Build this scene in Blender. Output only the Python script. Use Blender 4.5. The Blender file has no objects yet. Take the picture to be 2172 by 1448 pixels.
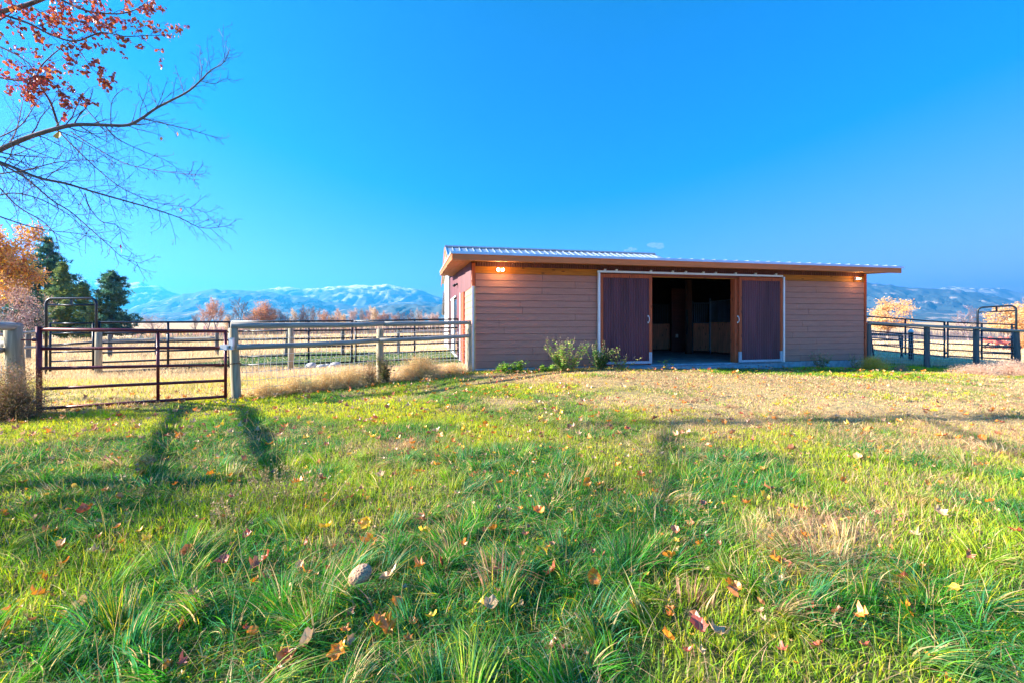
import bpy, math, random
import numpy as np
from mathutils import Vector, Matrix
random.seed(7); RNG = np.random.default_rng(7)
R = math.radians
S = bpy.context.scene
COL = S.collection
# ------------------------------------------------------------------ camera
F, CX, HY, EYE = 890.0, 1086.0, 682.0, 1.5
cd = bpy.data.cameras.new('camera'); cam = bpy.data.objects.new('camera', cd); COL.objects.link(cam)
cam.location = (0, 0, EYE); cam.rotation_euler = (R(90), 0, 0)
cd.sensor_width = 36; cd.lens = F/2172*36; cd.shift_y = (HY-724)/2172
cd.clip_start = .05; cd.clip_end = 60000
S.camera = cam
# ------------------------------------------------------------------ world, sun, exposure
SUN_EL = 21.5; SUN_AZ = Vector((-.994, -.11))          # towards the sun, on the ground
w = bpy.data.worlds.new('World'); S.world = w; w.use_nodes = True
nt = w.node_tree; bg = nt.nodes['Background']
sky = nt.nodes.new('ShaderNodeTexSky'); sky.sky_type = 'NISHITA'; sky.sun_disc = False
sky.sun_elevation = R(SUN_EL); sky.sun_rotation = math.atan2(SUN_AZ.x, SUN_AZ.y)
sky.air_density = 1.0; sky.dust_density = .3; sky.ozone_density = 4.0; sky.altitude = 1000
# deepen the blue of the physical sky: red drops out towards the zenith, green is softened
sp_ = nt.nodes.new('ShaderNodeSeparateColor'); cb_ = nt.nodes.new('ShaderNodeCombineColor')
mr_ = nt.nodes.new('ShaderNodeMath'); mr_.operation = 'MULTIPLY_ADD'; mr_.inputs[1].default_value = .66; mr_.inputs[2].default_value = -.68; mr_.use_clamp = False
mx_ = nt.nodes.new('ShaderNodeMath'); mx_.operation = 'MAXIMUM'; mx_.inputs[1].default_value = .01
mg_ = nt.nodes.new('ShaderNodeMath'); mg_.operation = 'POWER'; mg_.inputs[1].default_value = .74
mh_ = nt.nodes.new('ShaderNodeMath'); mh_.operation = 'MULTIPLY'; mh_.inputs[1].default_value = .66
L_ = nt.links.new
L_(sky.outputs[0], sp_.inputs[0]); L_(sp_.outputs[0], mr_.inputs[0]); L_(mr_.outputs[0], mx_.inputs[0]); L_(mx_.outputs[0], cb_.inputs[0])
L_(sp_.outputs[1], mg_.inputs[0]); L_(mg_.outputs[0], mh_.inputs[0]); L_(mh_.outputs[0], cb_.inputs[1]); L_(sp_.outputs[2], cb_.inputs[2]); L_(cb_.outputs[0], bg.inputs[0])
bg.inputs[1].default_value = .075
sd = bpy.data.lights.new('sun', 'SUN'); sd.energy = 5.0; sd.angle = R(.5); sd.color = (1, .90, .74)
sun = bpy.data.objects.new('sun', sd); COL.objects.link(sun)
dv = Vector((-SUN_AZ.x*math.cos(R(SUN_EL)), -SUN_AZ.y*math.cos(R(SUN_EL)), -math.sin(R(SUN_EL))))
sun.rotation_euler = dv.to_track_quat('-Z', 'Y').to_euler(); sun.location = (-30, -3, 20)
vs = S.view_settings; vs.view_transform = 'Standard'; vs.look = 'None'; vs.gamma = 1
vs.exposure = 2.25
try: vs.use_curve_mapping = False
except Exception: pass
S.cycles.max_bounces = 8; S.cycles.volume_bounces = 0; S.cycles.transparent_max_bounces = 16

# ------------------------------------------------------------------ helpers: mesh building
class MB:
    def __init__(s): s.v = []; s.f = []; s.c = []; s.cc = (1, 1, 1)
    def col(s, c): s.cc = c; return s
    def add(s, vs, fs):
        b = len(s.v); s.v += [tuple(p) for p in vs]; s.c += [s.cc]*len(vs)
        s.f += [tuple(b+i for i in f) for f in fs]; return s
    def box(s, x0, x1, y0, y1, z0, z1):
        return s.hexa([(x0,y0,z0),(x1,y0,z0),(x1,y1,z0),(x0,y1,z0),(x0,y0,z1),(x1,y0,z1),(x1,y1,z1),(x0,y1,z1)])
    def hexa(s, p):
        return s.add(p, [(0,3,2,1),(4,5,6,7),(0,1,5,4),(1,2,6,5),(2,3,7,6),(3,0,4,7)])
    def quad(s, a, b, c, d): return s.add([a,b,c,d], [(0,1,2,3)])
    def tube(s, pts, rad, n=8, cap=True):
        pts = [Vector(p) for p in pts]; m = len(pts)
        if not hasattr(rad, '__len__'): rad = [rad]*m
        vs = []; prev = None
        for i, p in enumerate(pts):
            t = (pts[min(i+1, m-1)]-pts[max(i-1, 0)])
            if t.length < 1e-9: t = Vector((0,0,1))
            t.normalize()
            if prev is None:
                a = Vector((0,0,1)) if abs(t.z) < .9 else Vector((1,0,0))
                u = t.cross(a).normalized()
            else:
                u = prev - t*prev.dot(t)
                u = u.normalized() if u.length > 1e-6 else t.orthogonal().normalized()
            prev = u; w_ = t.cross(u)
            for k in range(n):
                a = 2*math.pi*k/n
                vs.append(p+(u*math.cos(a)+w_*math.sin(a))*rad[i])
        fs = []
        for i in range(m-1):
            for k in range(n):
                k2 = (k+1) % n
                fs.append((i*n+k, i*n+k2, (i+1)*n+k2, (i+1)*n+k))
        if cap and n > 2:
            fs.append(tuple(range(n-1, -1, -1))); fs.append(tuple((m-1)*n+k for k in range(n)))
        return s.add(vs, fs)
    def ell(s, c, r, n=8, m=6, noise=0):
        vs = [(c[0], c[1], c[2]-r[2])]
        for j in range(1, m):
            ph = -math.pi/2+math.pi*j/m
            for k in range(n):
                a = 2*math.pi*k/n; q = 1+random.uniform(-noise, noise)
                vs.append((c[0]+r[0]*q*math.cos(ph)*math.cos(a), c[1]+r[1]*q*math.cos(ph)*math.sin(a), c[2]+r[2]*q*math.sin(ph)))
        vs.append((c[0], c[1], c[2]+r[2])); L = len(vs)-1; fs = []
        for k in range(n):
            k2 = (k+1) % n
            fs.append((0, 1+k2, 1+k)); fs.append((L, 1+(m-2)*n+k, 1+(m-2)*n+k2))
            for j in range(m-2): fs.append((1+j*n+k, 1+j*n+k2, 1+(j+1)*n+k2, 1+(j+1)*n+k))
        return s.add(vs, fs)
    def mesh(s, name, m, smooth=False, color=False):
        me = bpy.data.meshes.new(name); me.from_pydata(s.v, [], s.f)
        if m: me.materials.append(m)
        if smooth: me.polygons.foreach_set('use_smooth', [True]*len(me.polygons))
        if color:
            a = me.color_attributes.new('col', 'FLOAT_COLOR', 'POINT')
            a.data.foreach_set('color', np.array([(c[0], c[1], c[2], 1) for c in s.c], dtype=np.float32).ravel())
        me.update(); return me
    def build(s, name, m, parent=None, smooth=False, color=False):
        o = bpy.data.objects.new(name, s.mesh(name, m, smooth, color)); COL.objects.link(o)
        if parent: o.parent = parent
        return o

def tag(o, label=None, cat=None, group=None, kind=None):
    if label: o['label'] = label
    if cat: o['category'] = cat
    if group: o['group'] = group
    if kind: o['kind'] = kind
    return o
def empty(name, loc=(0,0,0), rz=0, **k):
    o = bpy.data.objects.new(name, None); COL.objects.link(o); o.location = loc; o.rotation_euler = (0,0,rz)
    o.empty_display_size = .2
    return tag(o, **k)
def copy_tree(o, parent=None):
    c = o.copy(); COL.objects.link(c); c.parent = parent
    for ch in list(o.children): copy_tree(ch, c)
    return c

def np_mesh(name, V, quads, tris, colr, m, smooth=False):
    me = bpy.data.meshes.new(name)
    me.vertices.add(len(V)); me.vertices.foreach_set('co', np.ascontiguousarray(V, dtype=np.float32).ravel())
    nq, ntri = len(quads), len(tris)
    loops = np.concatenate([quads.ravel(), tris.ravel()]).astype(np.int32)
    me.loops.add(len(loops)); me.loops.foreach_set('vertex_index', loops)
    me.polygons.add(nq+ntri)
    st = np.concatenate([np.arange(nq)*4, nq*4+np.arange(ntri)*3]).astype(np.int32)
    me.polygons.foreach_set('loop_start', st)
    me.update(calc_edges=True)
    if colr is not None:
        a = me.color_attributes.new('col', 'FLOAT_COLOR', 'POINT')
        c4 = np.ones((len(V), 4), dtype=np.float32); c4[:, :3] = colr
        a.data.foreach_set('color', c4.ravel())
    if smooth: me.polygons.foreach_set('use_smooth', np.ones(nq+ntri, dtype=bool))
    me.materials.append(m)
    return me

# ------------------------------------------------------------------ helpers: noise, ground height
_tab = RNG.random((256, 256))
def vnoise(x, y):
    x = np.asarray(x, float); y = np.asarray(y, float)
    xi = np.floor(x).astype(int); yi = np.floor(y).astype(int); fx = x-xi; fy = y-yi
    fx = fx*fx*(3-2*fx); fy = fy*fy*(3-2*fy)
    g_ = lambda a, b: _tab[a & 255, b & 255]
    return (g_(xi,yi)*(1-fx)+g_(xi+1,yi)*fx)*(1-fy)+(g_(xi,yi+1)*(1-fx)+g_(xi+1,yi+1)*fx)*fy
def fbm(x, y, o=4):
    t = 0; a = .5; s = 0
    for i in range(o):
        t = t+a*vnoise(np.asarray(x)*2**i+17.3*i, np.asarray(y)*2**i+5.1*i); s += a; a *= .5
    return t/s
CP = np.array([(0,0,0),(-7.5,6.4,.08),(-5,7.7,.06),(-2.9,9.4,.12),(-1,10.9,.22),(2.5,11.4,.22),(5.5,12.2,.16),(9,12.8,.09),
 (11.7,13.6,.02),(15,13.5,-.04),(0,5,.03),(5,6,.02),(10,8,0),(-10,14,.03),(0,18,.1),(-6,18,.03),(-20,20,-.05),(20,17,-.2),(5,18,.1),
 (12,18,-.05),(0,40,-.1),(-40,40,-.2),(40,40,-.5),(-10,2,.0),(12,3,0),(0,-20,0),(-20,-10,0),(20,-10,0)])
def gz(x, y):
    x = np.asarray(x, float); y = np.asarray(y, float)
    num = 0; den = 0
    for px, py, pz in CP:
        d2 = (x-px)**2+(y-py)**2+.6
        wt = d2**-1.6; num = num+wt*pz; den = den+wt
    z = num/den
    r = np.sqrt(x*x+y*y)
    near = np.clip((60-r)/40, 0, 1)
    z = z*near+near*(.07*(fbm(x*.7+3, y*.7)-.5)+.035*(fbm(x*3, y*3, 2)-.5))
    return z-7.2*np.clip((r-45)/230, 0, 1)
def g1(x, y): return float(gz(x, y))
def P(x, y, Y): return Vector(((x-CX)/F*Y, Y, EYE+(HY-y)/F*Y))
def PG(x, Y):
    X = (x-CX)/F*Y; return Vector((X, Y, g1(X, Y)))
TH = math.atan2(.2045, .979); E1 = Vector((math.cos(TH), math.sin(TH), 0)); E2 = Vector((-math.sin(TH), math.cos(TH), 0))
C0 = Vector((-.973, 11.1, 0))
def Lx(px, d=0.0):
    r = (px-CX)/F
    return (r*(11.1+.979*d)+.973+.2045*d)/(.979-.2045*r)
def Wp(L, d, z=0): p = C0+E1*L+E2*d; p.z = z; return p

# ------------------------------------------------------------------ helpers: materials
def newmat(name):
    m = bpy.data.materials.new(name); m.use_nodes = True; t = m.node_tree
    return m, t, t.nodes['Principled BSDF']
def solid(name, c, rough=.6, metal=0, var=.15, scale=6, bump=0, bscale=40, stretch=(1,1,1), c2=None, cut=None):
    m, t, b = newmat(name); N = t.nodes; Lk = t.links
    tc = N.new('ShaderNodeTexCoord'); mp = N.new('ShaderNodeMapping'); mp.inputs['Scale'].default_value = stretch
    Lk.new(tc.outputs['Object'], mp.inputs[0])
    nz = N.new('ShaderNodeTexNoise'); nz.inputs['Scale'].default_value = scale; nz.inputs['Detail'].default_value = 6
    Lk.new(mp.outputs[0], nz.inputs['Vector'])
    rp = N.new('ShaderNodeValToRGB')
    lo = [x*(1-var) for x in c]; hi = [min(1, x*(1+var)) for x in c]
    if c2: hi = list(c2)
    a, e = cut or (.3, .7)
    rp.color_ramp.elements[0].position = a; rp.color_ramp.elements[0].color = (*lo, 1)
    rp.color_ramp.elements[1].position = e; rp.color_ramp.elements[1].color = (*hi, 1)
    Lk.new(nz.outputs[0], rp.inputs[0]); Lk.new(rp.outputs[0], b.inputs['Base Color'])
    b.inputs['Roughness'].default_value = rough; b.inputs['Metallic'].default_value = metal
    if bump:
        n2 = N.new('ShaderNodeTexNoise'); n2.inputs['Scale'].default_value = bscale; n2.inputs['Detail'].default_value = 4
        Lk.new(mp.outputs[0], n2.inputs['Vector'])
        bp = N.new('ShaderNodeBump'); bp.inputs['Strength'].default_value = bump; bp.inputs['Distance'].default_value = .01
        Lk.new(n2.outputs[0], bp.inputs['Height']); Lk.new(bp.outputs[0], b.inputs['Normal'])
    return m
def wood(name, c, axis, dark=.55, rough=.7, knots=True):
    m, t, b = newmat(name); N = t.nodes; Lk = t.links
    st = [9, 9, 9]; st[axis] = .7
    tc = N.new('ShaderNodeTexCoord'); mp = N.new('ShaderNodeMapping'); mp.inputs['Scale'].default_value = st
    Lk.new(tc.outputs['Object'], mp.inputs[0])
    nz = N.new('ShaderNodeTexNoise'); nz.inputs['Scale'].default_value = 2.2; nz.inputs['Detail'].default_value = 8; nz.inputs['Distortion'].default_value = 1.2
    Lk.new(mp.outputs[0], nz.inputs['Vector'])
    rp = N.new('ShaderNodeValToRGB')
    rp.color_ramp.elements[0].position = .3; rp.color_ramp.elements[0].color = (*[x*dark for x in c], 1)
    rp.color_ramp.elements[1].position = .68; rp.color_ramp.elements[1].color = (*c, 1)
    Lk.new(nz.outputs[0], rp.inputs[0]); out = rp.outputs[0]
    if knots:
        st2 = [8, 8, 8]; st2[axis] = 2.6
        mp2 = N.new('ShaderNodeMapping'); mp2.inputs['Scale'].default_value = st2; Lk.new(tc.outputs['Object'], mp2.inputs[0])
        vo = N.new('ShaderNodeTexVoronoi'); vo.inputs['Scale'].default_value = 1.0; Lk.new(mp2.outputs[0], vo.inputs['Vector'])
        r2 = N.new('ShaderNodeValToRGB'); r2.color_ramp.elements[0].position = .1; r2.color_ramp.elements[0].color = (.25,.2,.15,1)
        r2.color_ramp.elements[1].position = .17; r2.color_ramp.elements[1].color = (1,1,1,1)
        Lk.new(vo.outputs['Distance'], r2.inputs[0])
        mx = N.new('ShaderNodeMixRGB'); mx.blend_type = 'MULTIPLY'; mx.inputs[0].default_value = .85
        Lk.new(out, mx.inputs[1]); Lk.new(r2.outputs[0], mx.inputs[2]); out = mx.outputs[0]
    Lk.new(out, b.inputs['Base Color']); b.inputs['Roughness'].default_value = rough
    bp = N.new('ShaderNodeBump'); bp.inputs['Strength'].default_value = .35; bp.inputs['Distance'].default_value = .006
    Lk.new(nz.outputs[0], bp.inputs['Height']); Lk.new(bp.outputs[0], b.inputs['Normal'])
    return m
def foliage(name, trans=.45, gloss=.12, rough=.5):
    m, t, b = newmat(name); N = t.nodes; Lk = t.links
    at = N.new('ShaderNodeAttribute'); at.attribute_name = 'col'
    df = N.new('ShaderNodeBsdfDiffuse'); tr = N.new('ShaderNodeBsdfTranslucent'); gl = N.new('ShaderNodeBsdfGlossy'); gl.inputs['Roughness'].default_value = rough
    Lk.new(at.outputs['Color'], df.inputs[0]); Lk.new(at.outputs['Color'], tr.inputs[0])
    gl.inputs[0].default_value = (.9, .95, 1, 1)
    m1 = N.new('ShaderNodeMixShader'); m1.inputs[0].default_value = trans; Lk.new(df.outputs[0], m1.inputs[1]); Lk.new(tr.outputs[0], m1.inputs[2])
    m2 = N.new('ShaderNodeMixShader'); m2.inputs[0].default_value = gloss; Lk.new(m1.outputs[0], m2.inputs[1]); Lk.new(gl.outputs[0], m2.inputs[2])
    Lk.new(m2.outputs[0], N['Material Output'].inputs[0]); N.remove(b)
    return m
def emit(name, c, s):
    m, t, b = newmat(name); b.inputs['Emission Color'].default_value = (*c, 1); b.inputs['Emission Strength'].default_value = s
    b.inputs['Base Color'].default_value = (*c, 1); return m

M = dict(
 siding=solid('brown lap siding', (.48,.215,.160), .75, var=.09, scale=2.2, bump=.6, bscale=30, stretch=(1,1,9)),
 rust=solid('rusted maroon sheet metal', (.130,.040,.056), .6, .1, var=.35, scale=2.0, stretch=(2.5,2.5,.25), bump=.1),
 cedarx=wood('cedar board running lengthwise', (.80,.21,.065), 0, dark=.75, knots=False),
 cedarz=wood('cedar board upright', (.55,.11,.035), 2),
 cedary=wood('cedar soffit planks', (.48,.17,.05), 1, knots=False),
 ambx=wood('amber header board', (.60,.20,.015), 0),
 stall=wood('stall plank wood', (.80,.27,.15), 2),
 white=solid('white painted metal', (.78,.80,.82), .35, .2, var=.06, scale=5),
 galv=solid('galvanised roof metal', (.62,.68,.74), .32, .75, var=.08, scale=4),
 wmetal=solid('white sheet metal', (.74,.76,.78), .4, .1, var=.04),
 conc=solid('concrete', (.33,.36,.40), .85, var=.25, scale=9, bump=.4),
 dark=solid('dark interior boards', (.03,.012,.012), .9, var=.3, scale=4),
 black=solid('black painted steel', (.015,.02,.03), .4, .3, var=.3),
 navy=solid('dark blue green corral steel', (.012,.022,.038), .35, .4, var=.4, scale=12),
 maroon=solid('maroon enamel gate steel', (.15,.018,.026), .3, .2, var=.2, scale=10),
 log=wood('weathered round rail', (.42,.40,.36), 0, dark=.5, rough=.9, knots=False),
 post=wood('weathered round post', (.46,.40,.28), 2, dark=.5, rough=.9, knots=False),
 postd=wood('dark weathered post', (.16,.165,.16), 2, dark=.5, rough=.9, knots=False),
 wire=solid('galvanised fence wire', (.62,.64,.66), .4, .6, var=.1),
 doorway_shade=solid('dark doorway shade', (.02,.025,.03), .08, 0, var=.1),
 bark=solid('grey brown bark', (.16,.125,.115), .9, var=.4, scale=12, bump=.5, stretch=(1,1,.3)),
 pinebark=solid('pine bark', (.12,.075,.055), .9, var=.4, scale=9, bump=.6, stretch=(1,1,.3)),
 red=solid('faded red machine paint', (.70,.16,.10), .55, var=.25, scale=7),
 rock=solid('pale field stone', (.50,.48,.46), .85, var=.3, scale=14, bump=.6),
 fol=foliage('leafy foliage'), grass=foliage('grass blades', .5, .02, .6),
 drygrass=foliage('dry grass blades', .35, .04, .6), needles=foliage('pine needles', .35, .05, .5),
 leaf=foliage('leaf colours', .25, .08, .45), twig=foliage('twigs', 0, .03, .6),
)
# ------------------------------------------------------------------ ground
def dryness(x, y):
    x = np.asarray(x, float); y = np.asarray(y, float)
    n = fbm(x*.55+9, y*.8+2, 4); n2 = fbm(x*2.2, y*2.6, 3)
    b = lambda cx, cy, rx, ry, a: a*np.exp(-((x-cx)/rx)**2-((y-cy)/ry)**2)
    d = b(2.5,9.6,4.2,1.5,.75)+b(7.5,9.3,4,2.4,.75)+b(5.5,6.3,3.5,1.1,.55)+b(9.0,5.6,3,1.3,.7)+b(1.9,3.0,1.2,.9,.5)
    d = d+b(-.9,2.9,.6,.8,.55)+b(13,10.5,2.6,1.6,.8)+b(.5,7.4,3.0,.5,.4)+b(7.5,11.2,3.5,.5,-.5)+b(-1.5,4.9,.9,.3,.3)
    # beyond the left fence line the ground is straw
    s = (-(x+5.1)*.604+(y-7.7)*.797)      # signed distance past the gate-to-barn line
    beyond = np.clip(s*1.2+.2, 0, 1)*np.clip((.2-x)*2, 0, 1)
    d = np.maximum(d, beyond*np.where(y < 9.6, .62, .8))
    far = np.clip((y-15)/4, 0, 1); d = np.maximum(d, far*.95)
    green = np.clip((y-13.2)/.5, 0, 1)*np.clip((20.5-y)/1, 0, 1)*np.clip((-x)/1, 0, 1); d = d-green*1.2*np.clip((x+12)/2, 0, 1)  # corral strip kept green to stand in for the shade lying on it
    d = np.clip((d+(n-.5)*1.2+(n2-.5)*.7-.14)*1.45, 0, 1); return np.where((y < 14) & (x > -1.5), np.minimum(d, .72), d)
def axis_pts(a, b, s0, grow, far):
    xs = list(np.arange(a, b+1e-6, s0)); s = s0; p = b
    while p < far: s *= grow; p += s; xs.append(p)
    s = s0; p = a; lo = []
    while p > -far: s *= grow; p -= s; lo.append(p)
    return np.array(lo[::-1]+xs)
gx = axis_pts(-14, 19, .2, 1.14, 26000); gy = axis_pts(-2, 20, .2, 1.14, 26000)
XX, YY = np.meshgrid(gx, gy); ZZ = gz(XX, YY)
nx, ny = len(gx), len(gy)
idx = np.arange(nx*ny).reshape(ny, nx)
q = np.stack([idx[:-1,:-1].ravel(), idx[:-1,1:].ravel(), idx[1:,1:].ravel(), idx[1:,:-1].ravel()], 1)
D = dryness(XX, YY).ravel()[:, None]
DD = np.hypot(XX, YY).ravel()[:, None]
soil = np.array([[.10,.13,.02]]); straw = np.array([[.55,.40,.20]]); fieldc = np.array([[.72,.47,.23]])
gcol = soil*(1-D)+straw*D; k = np.clip((DD-23)/20, 0, 1); gcol = gcol*(1-k)+fieldc*k*(0.75+.5*fbm(XX*.02, YY*.08, 3).ravel()[:, None])
# bare trodden earth at the barn doors
bare = np.exp(-(((XX-6.5)/3.4)**2+((YY-12.35)/.35)**2)).ravel()[:, None]
gcol = gcol*(1-bare)+np.array([[.17,.13,.10]])*bare
def ground_mat():
    m, t, b = newmat('turf and straw ground'); N = t.nodes; Lk = t.links
    at = N.new('ShaderNodeAttribute'); at.attribute_name = 'col'
    tc = N.new('ShaderNodeTexCoord'); nz = N.new('ShaderNodeTexNoise'); nz.inputs['Scale'].default_value = 9; nz.inputs['Detail'].default_value = 8
    Lk.new(tc.outputs['Object'], nz.inputs['Vector'])
    rp = N.new('ShaderNodeValToRGB'); rp.color_ramp.elements[0].position = .3; rp.color_ramp.elements[0].color = (.45,.45,.45,1)
    rp.color_ramp.elements[1].position = .7; rp.color_ramp.elements[1].color = (1.35,1.3,1.2,1)
    Lk.new(nz.outputs[0], rp.inputs[0])
    mx = N.new('ShaderNodeMixRGB'); mx.blend_type = 'MULTIPLY'; mx.inputs[0].default_value = 1
    Lk.new(at.outputs['Color'], mx.inputs[1]); Lk.new(rp.outputs[0], mx.inputs[2]); Lk.new(mx.outputs[0], b.inputs['Base Color'])
    b.inputs['Roughness'].default_value = .95
    bp = N.new('ShaderNodeBump'); bp.inputs['Strength'].default_value = .6; bp.inputs['Distance'].default_value = .03
    Lk.new(nz.outputs[0], bp.inputs['Height']); Lk.new(bp.outputs[0], b.inputs['Normal'])
    return m
me = np_mesh('ground', np.stack([XX.ravel(), YY.ravel(), ZZ.ravel()], 1), q, np.zeros((0,3), int), gcol, ground_mat(), True)
o = bpy.data.objects.new('ground', me); COL.objects.link(o); tag(o, kind='structure')

# ------------------------------------------------------------------ mountains
def mountain(name, Dist, crest, seed, mat_, front=.70, base=-30, x0=-900, x1=3300, nc=900, nr=70, rough=1.0):
    xs = np.linspace(x0, x1, nc); cx_, cy_ = zip(*crest)
    hy = np.interp(xs, cx_, cy_)
    hy = hy+(fbm(xs*.05+seed, xs*0+seed, 6)-.5)*9*rough
    crestz = EYE+(HY-hy)/F*Dist
    rows = []
    for j in range(nr):
        s = j/(nr-1)
        if s <= .8: u = s/.8; dist = Dist*(front+(1-front)*u); hh = u**1.35
        else: u = (s-.8)/.2; dist = Dist*(1+.12*u); hh = 1-u
        X = (xs-CX)/F*dist; ridg = np.abs(fbm(X/Dist*34+seed*3, dist/Dist*16+seed+X*0, 7)-.5)*2
        z = base+(crestz-base)*hh
        amp = (crestz-base)*.55*math.sin(math.pi*min(1, u if s <= .8 else 0))*rough
        z = z-amp*ridg+amp*.25
        z = np.minimum(z, EYE+(crestz-EYE)*dist/Dist*(.985 if s < .8 else 1))
        rows.append(np.stack([X, X*0+dist, z], 1))
    V = np.concatenate(rows); ix = np.arange(nc*nr).reshape(nr, nc)
    q = np.stack([ix[:-1,:-1].ravel(), ix[:-1,1:].ravel(), ix[1:,1:].ravel(), ix[1:,:-1].ravel()], 1)
    me = np_mesh(name, V, q, np.zeros((0,3), int), None, mat_, True)
    o = bpy.data.objects.new(name, me); COL.objects.link(o); return tag(o, kind='structure')
def mtn_mat(name, forest, open_, snow_z=None, zr=200, patch=.56, sc=.004):
    m, t, b = newmat(name); N = t.nodes; Lk = t.links
    tc = N.new('ShaderNodeTexCoord'); nz = N.new('ShaderNodeTexNoise'); nz.inputs['Scale'].default_value = sc; nz.inputs['Detail'].default_value = 9
    mp = N.new('ShaderNodeMapping'); mp.inputs['Scale'].default_value = (1,.5,3); Lk.new(tc.outputs['Object'], mp.inputs[0]); Lk.new(mp.outputs[0], nz.inputs['Vector'])
    rp = N.new('ShaderNodeValToRGB'); rp.color_ramp.elements[0].position = patch; rp.color_ramp.elements[0].color = (*forest, 1)
    rp.color_ramp.elements[1].position = patch+.07; rp.color_ramp.elements[1].color = (*open_, 1)
    Lk.new(nz.outputs[0], rp.inputs[0]); out = rp.outputs[0]
    if snow_z:
        sp = N.new('ShaderNodeSeparateXYZ'); Lk.new(tc.outputs['Object'], sp.inputs[0])
        n2 = N.new('ShaderNodeTexNoise'); n2.inputs['Scale'].default_value = .006; n2.inputs['Detail'].default_value = 8; Lk.new(tc.outputs['Object'], n2.inputs['Vector'])
        ma = N.new('ShaderNodeMath'); ma.operation = 'MULTIPLY_ADD'; ma.inputs[1].default_value = zr*4; Lk.new(n2.outputs[0], ma.inputs[0]); Lk.new(sp.outputs[2], ma.inputs[2])
        mr = N.new('ShaderNodeMapRange'); mr.inputs[1].default_value = snow_z+zr*2; mr.inputs[2].default_value = snow_z+zr*2+zr*.5
        Lk.new(ma.outputs[0], mr.inputs[0])
        mx = N.new('ShaderNodeMixRGB'); Lk.new(mr.outputs[0], mx.inputs[0]); Lk.new(out, mx.inputs[1]); mx.inputs[2].default_value = (.85,.87,.9,1); out = mx.outputs[0]
    Lk.new(out, b.inputs['Base Color']); b.inputs['Roughness'].default_value = .95
    return m
mountain('mountain_range', 15000, [(-900,560),(-300,590),(60,600),(135,592),(150,584),(188,587),(196,596),(215,588),(270,597),(300,600),(335,606),(365,620),(400,628),(450,640),(560,612),(595,606),(618,605),(642,612),(690,610),(715,608),(745,603),(765,603),(790,607),(805,604),(822,603),(860,608),(900,618),(935,630),(960,640),(1838,620),(1960,616),(2010,606),(2045,607),(2080,610),(2120,612),(2172,621),(2400,640),(3300,600)],
         3.1, mtn_mat('distant rock and snow', (.10,.12,.14), (.36,.36,.36), 1130, 210, .50, .0016))
mountain('forested_mountains', 10500, [(-900,640),(0,660),(180,662),(270,655),(330,638),(400,622),(455,613),(495,614),(560,617),(620,626),(700,640),(760,648),(835,640),(900,640),(950,646),(1200,640),(1700,600),(1838,598),(1870,601),(1905,606),(1950,611),(1985,612),(2030,614),(2090,624),(2172,640),(2400,655),(3300,620)],
         8.4, mtn_mat('forested slopes', (.055,.085,.095), (.36,.30,.25), None, 0, .585, .0030), front=.66)
mountain('foothills', 7000, [(-900,668),(200,676),(330,664),(500,656),(640,662),(720,658),(800,650),(860,644),(910,650),(955,642),(1100,650),(1838,660),(1950,664),(2172,668),(3300,655)],
         21.7, mtn_mat('foothill forest and meadow', (.06,.09,.085), (.40,.32,.24), None, 0, .56, .004), front=.72)

# ------------------------------------------------------------------ stable (front building)
barn = empty('stable', C0, TH, label='long low stable with brown lap siding, flat overhanging roof and open sliding doors', cat='barn')
LW = 12.78
xo0, xo1 = Lx(1379), Lx(1557)           # the door opening
def corrug(mb, a, b, z0, z1, at, pitch=.068, amp=.009, axis='L', n=4, zf=None):
    k = max(1, int(abs(b-a)/pitch*n)); P0 = []
    for i in range(k+1):
        s = a+(b-a)*i/k; off = amp*math.sin(2*math.pi*(s-a)/pitch)
        zt = zf(s) if zf else z1
        p = (s, at+off) if axis == 'L' else (at+off, s)
        P0.append((*p, z0)); P0.append((*p, zt))
    fs = [(2*i, 2*i+2, 2*i+3, 2*i+1) for i in range(k)]
    mb.add(P0, fs)
# lap siding courses, with butt joints
rnd = random.Random(3)
def courses(a, b, z0, n, h, d):
    for i in range(n):
        cuts = [a]; p = a+rnd.uniform(.6, 3.2)
        while p < b-.4: cuts.append(p); p += 3.66
        cuts.append(b)
        for s, e in zip(cuts, cuts[1:]):
            zb = z0+i*h+.007; j = .0035; zt_ = z0+i*h+h
            mb.hexa([(s+j,d-.022,zb),(e-j,d-.022,zb),(e-j,d,zb),(s+j,d,zb),(s+j,d-.008,zt_),(e-j,d-.008,zt_),(e-j,d,zt_),(s+j,d,zt_)])
mb = MB(); courses(.005, xo0-.08, .27, 14, .1786, 0); mb.build('siding', M['siding'], barn)
mb = MB(); courses(xo1+.12, LW-.06, .27, 14, .1786, 0); mb.build('siding', M['siding'], barn)
# structure behind the siding
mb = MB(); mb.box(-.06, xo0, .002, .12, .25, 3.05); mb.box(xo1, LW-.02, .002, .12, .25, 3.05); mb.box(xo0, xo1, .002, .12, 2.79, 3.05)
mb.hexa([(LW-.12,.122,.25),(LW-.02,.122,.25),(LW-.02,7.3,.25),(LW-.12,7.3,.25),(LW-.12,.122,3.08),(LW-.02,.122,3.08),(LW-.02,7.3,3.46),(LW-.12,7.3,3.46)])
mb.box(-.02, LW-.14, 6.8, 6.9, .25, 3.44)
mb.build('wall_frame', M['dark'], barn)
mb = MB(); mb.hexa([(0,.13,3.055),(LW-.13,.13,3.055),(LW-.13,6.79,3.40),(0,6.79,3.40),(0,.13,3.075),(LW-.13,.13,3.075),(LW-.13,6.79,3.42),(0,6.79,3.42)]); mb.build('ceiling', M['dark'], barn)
mb = MB(); mb.box(Lx(1378)-.6, Lx(1378)-.55, .14, 6.78, .265, 3.02); mb.build('partition', M['dark'], barn)

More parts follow.
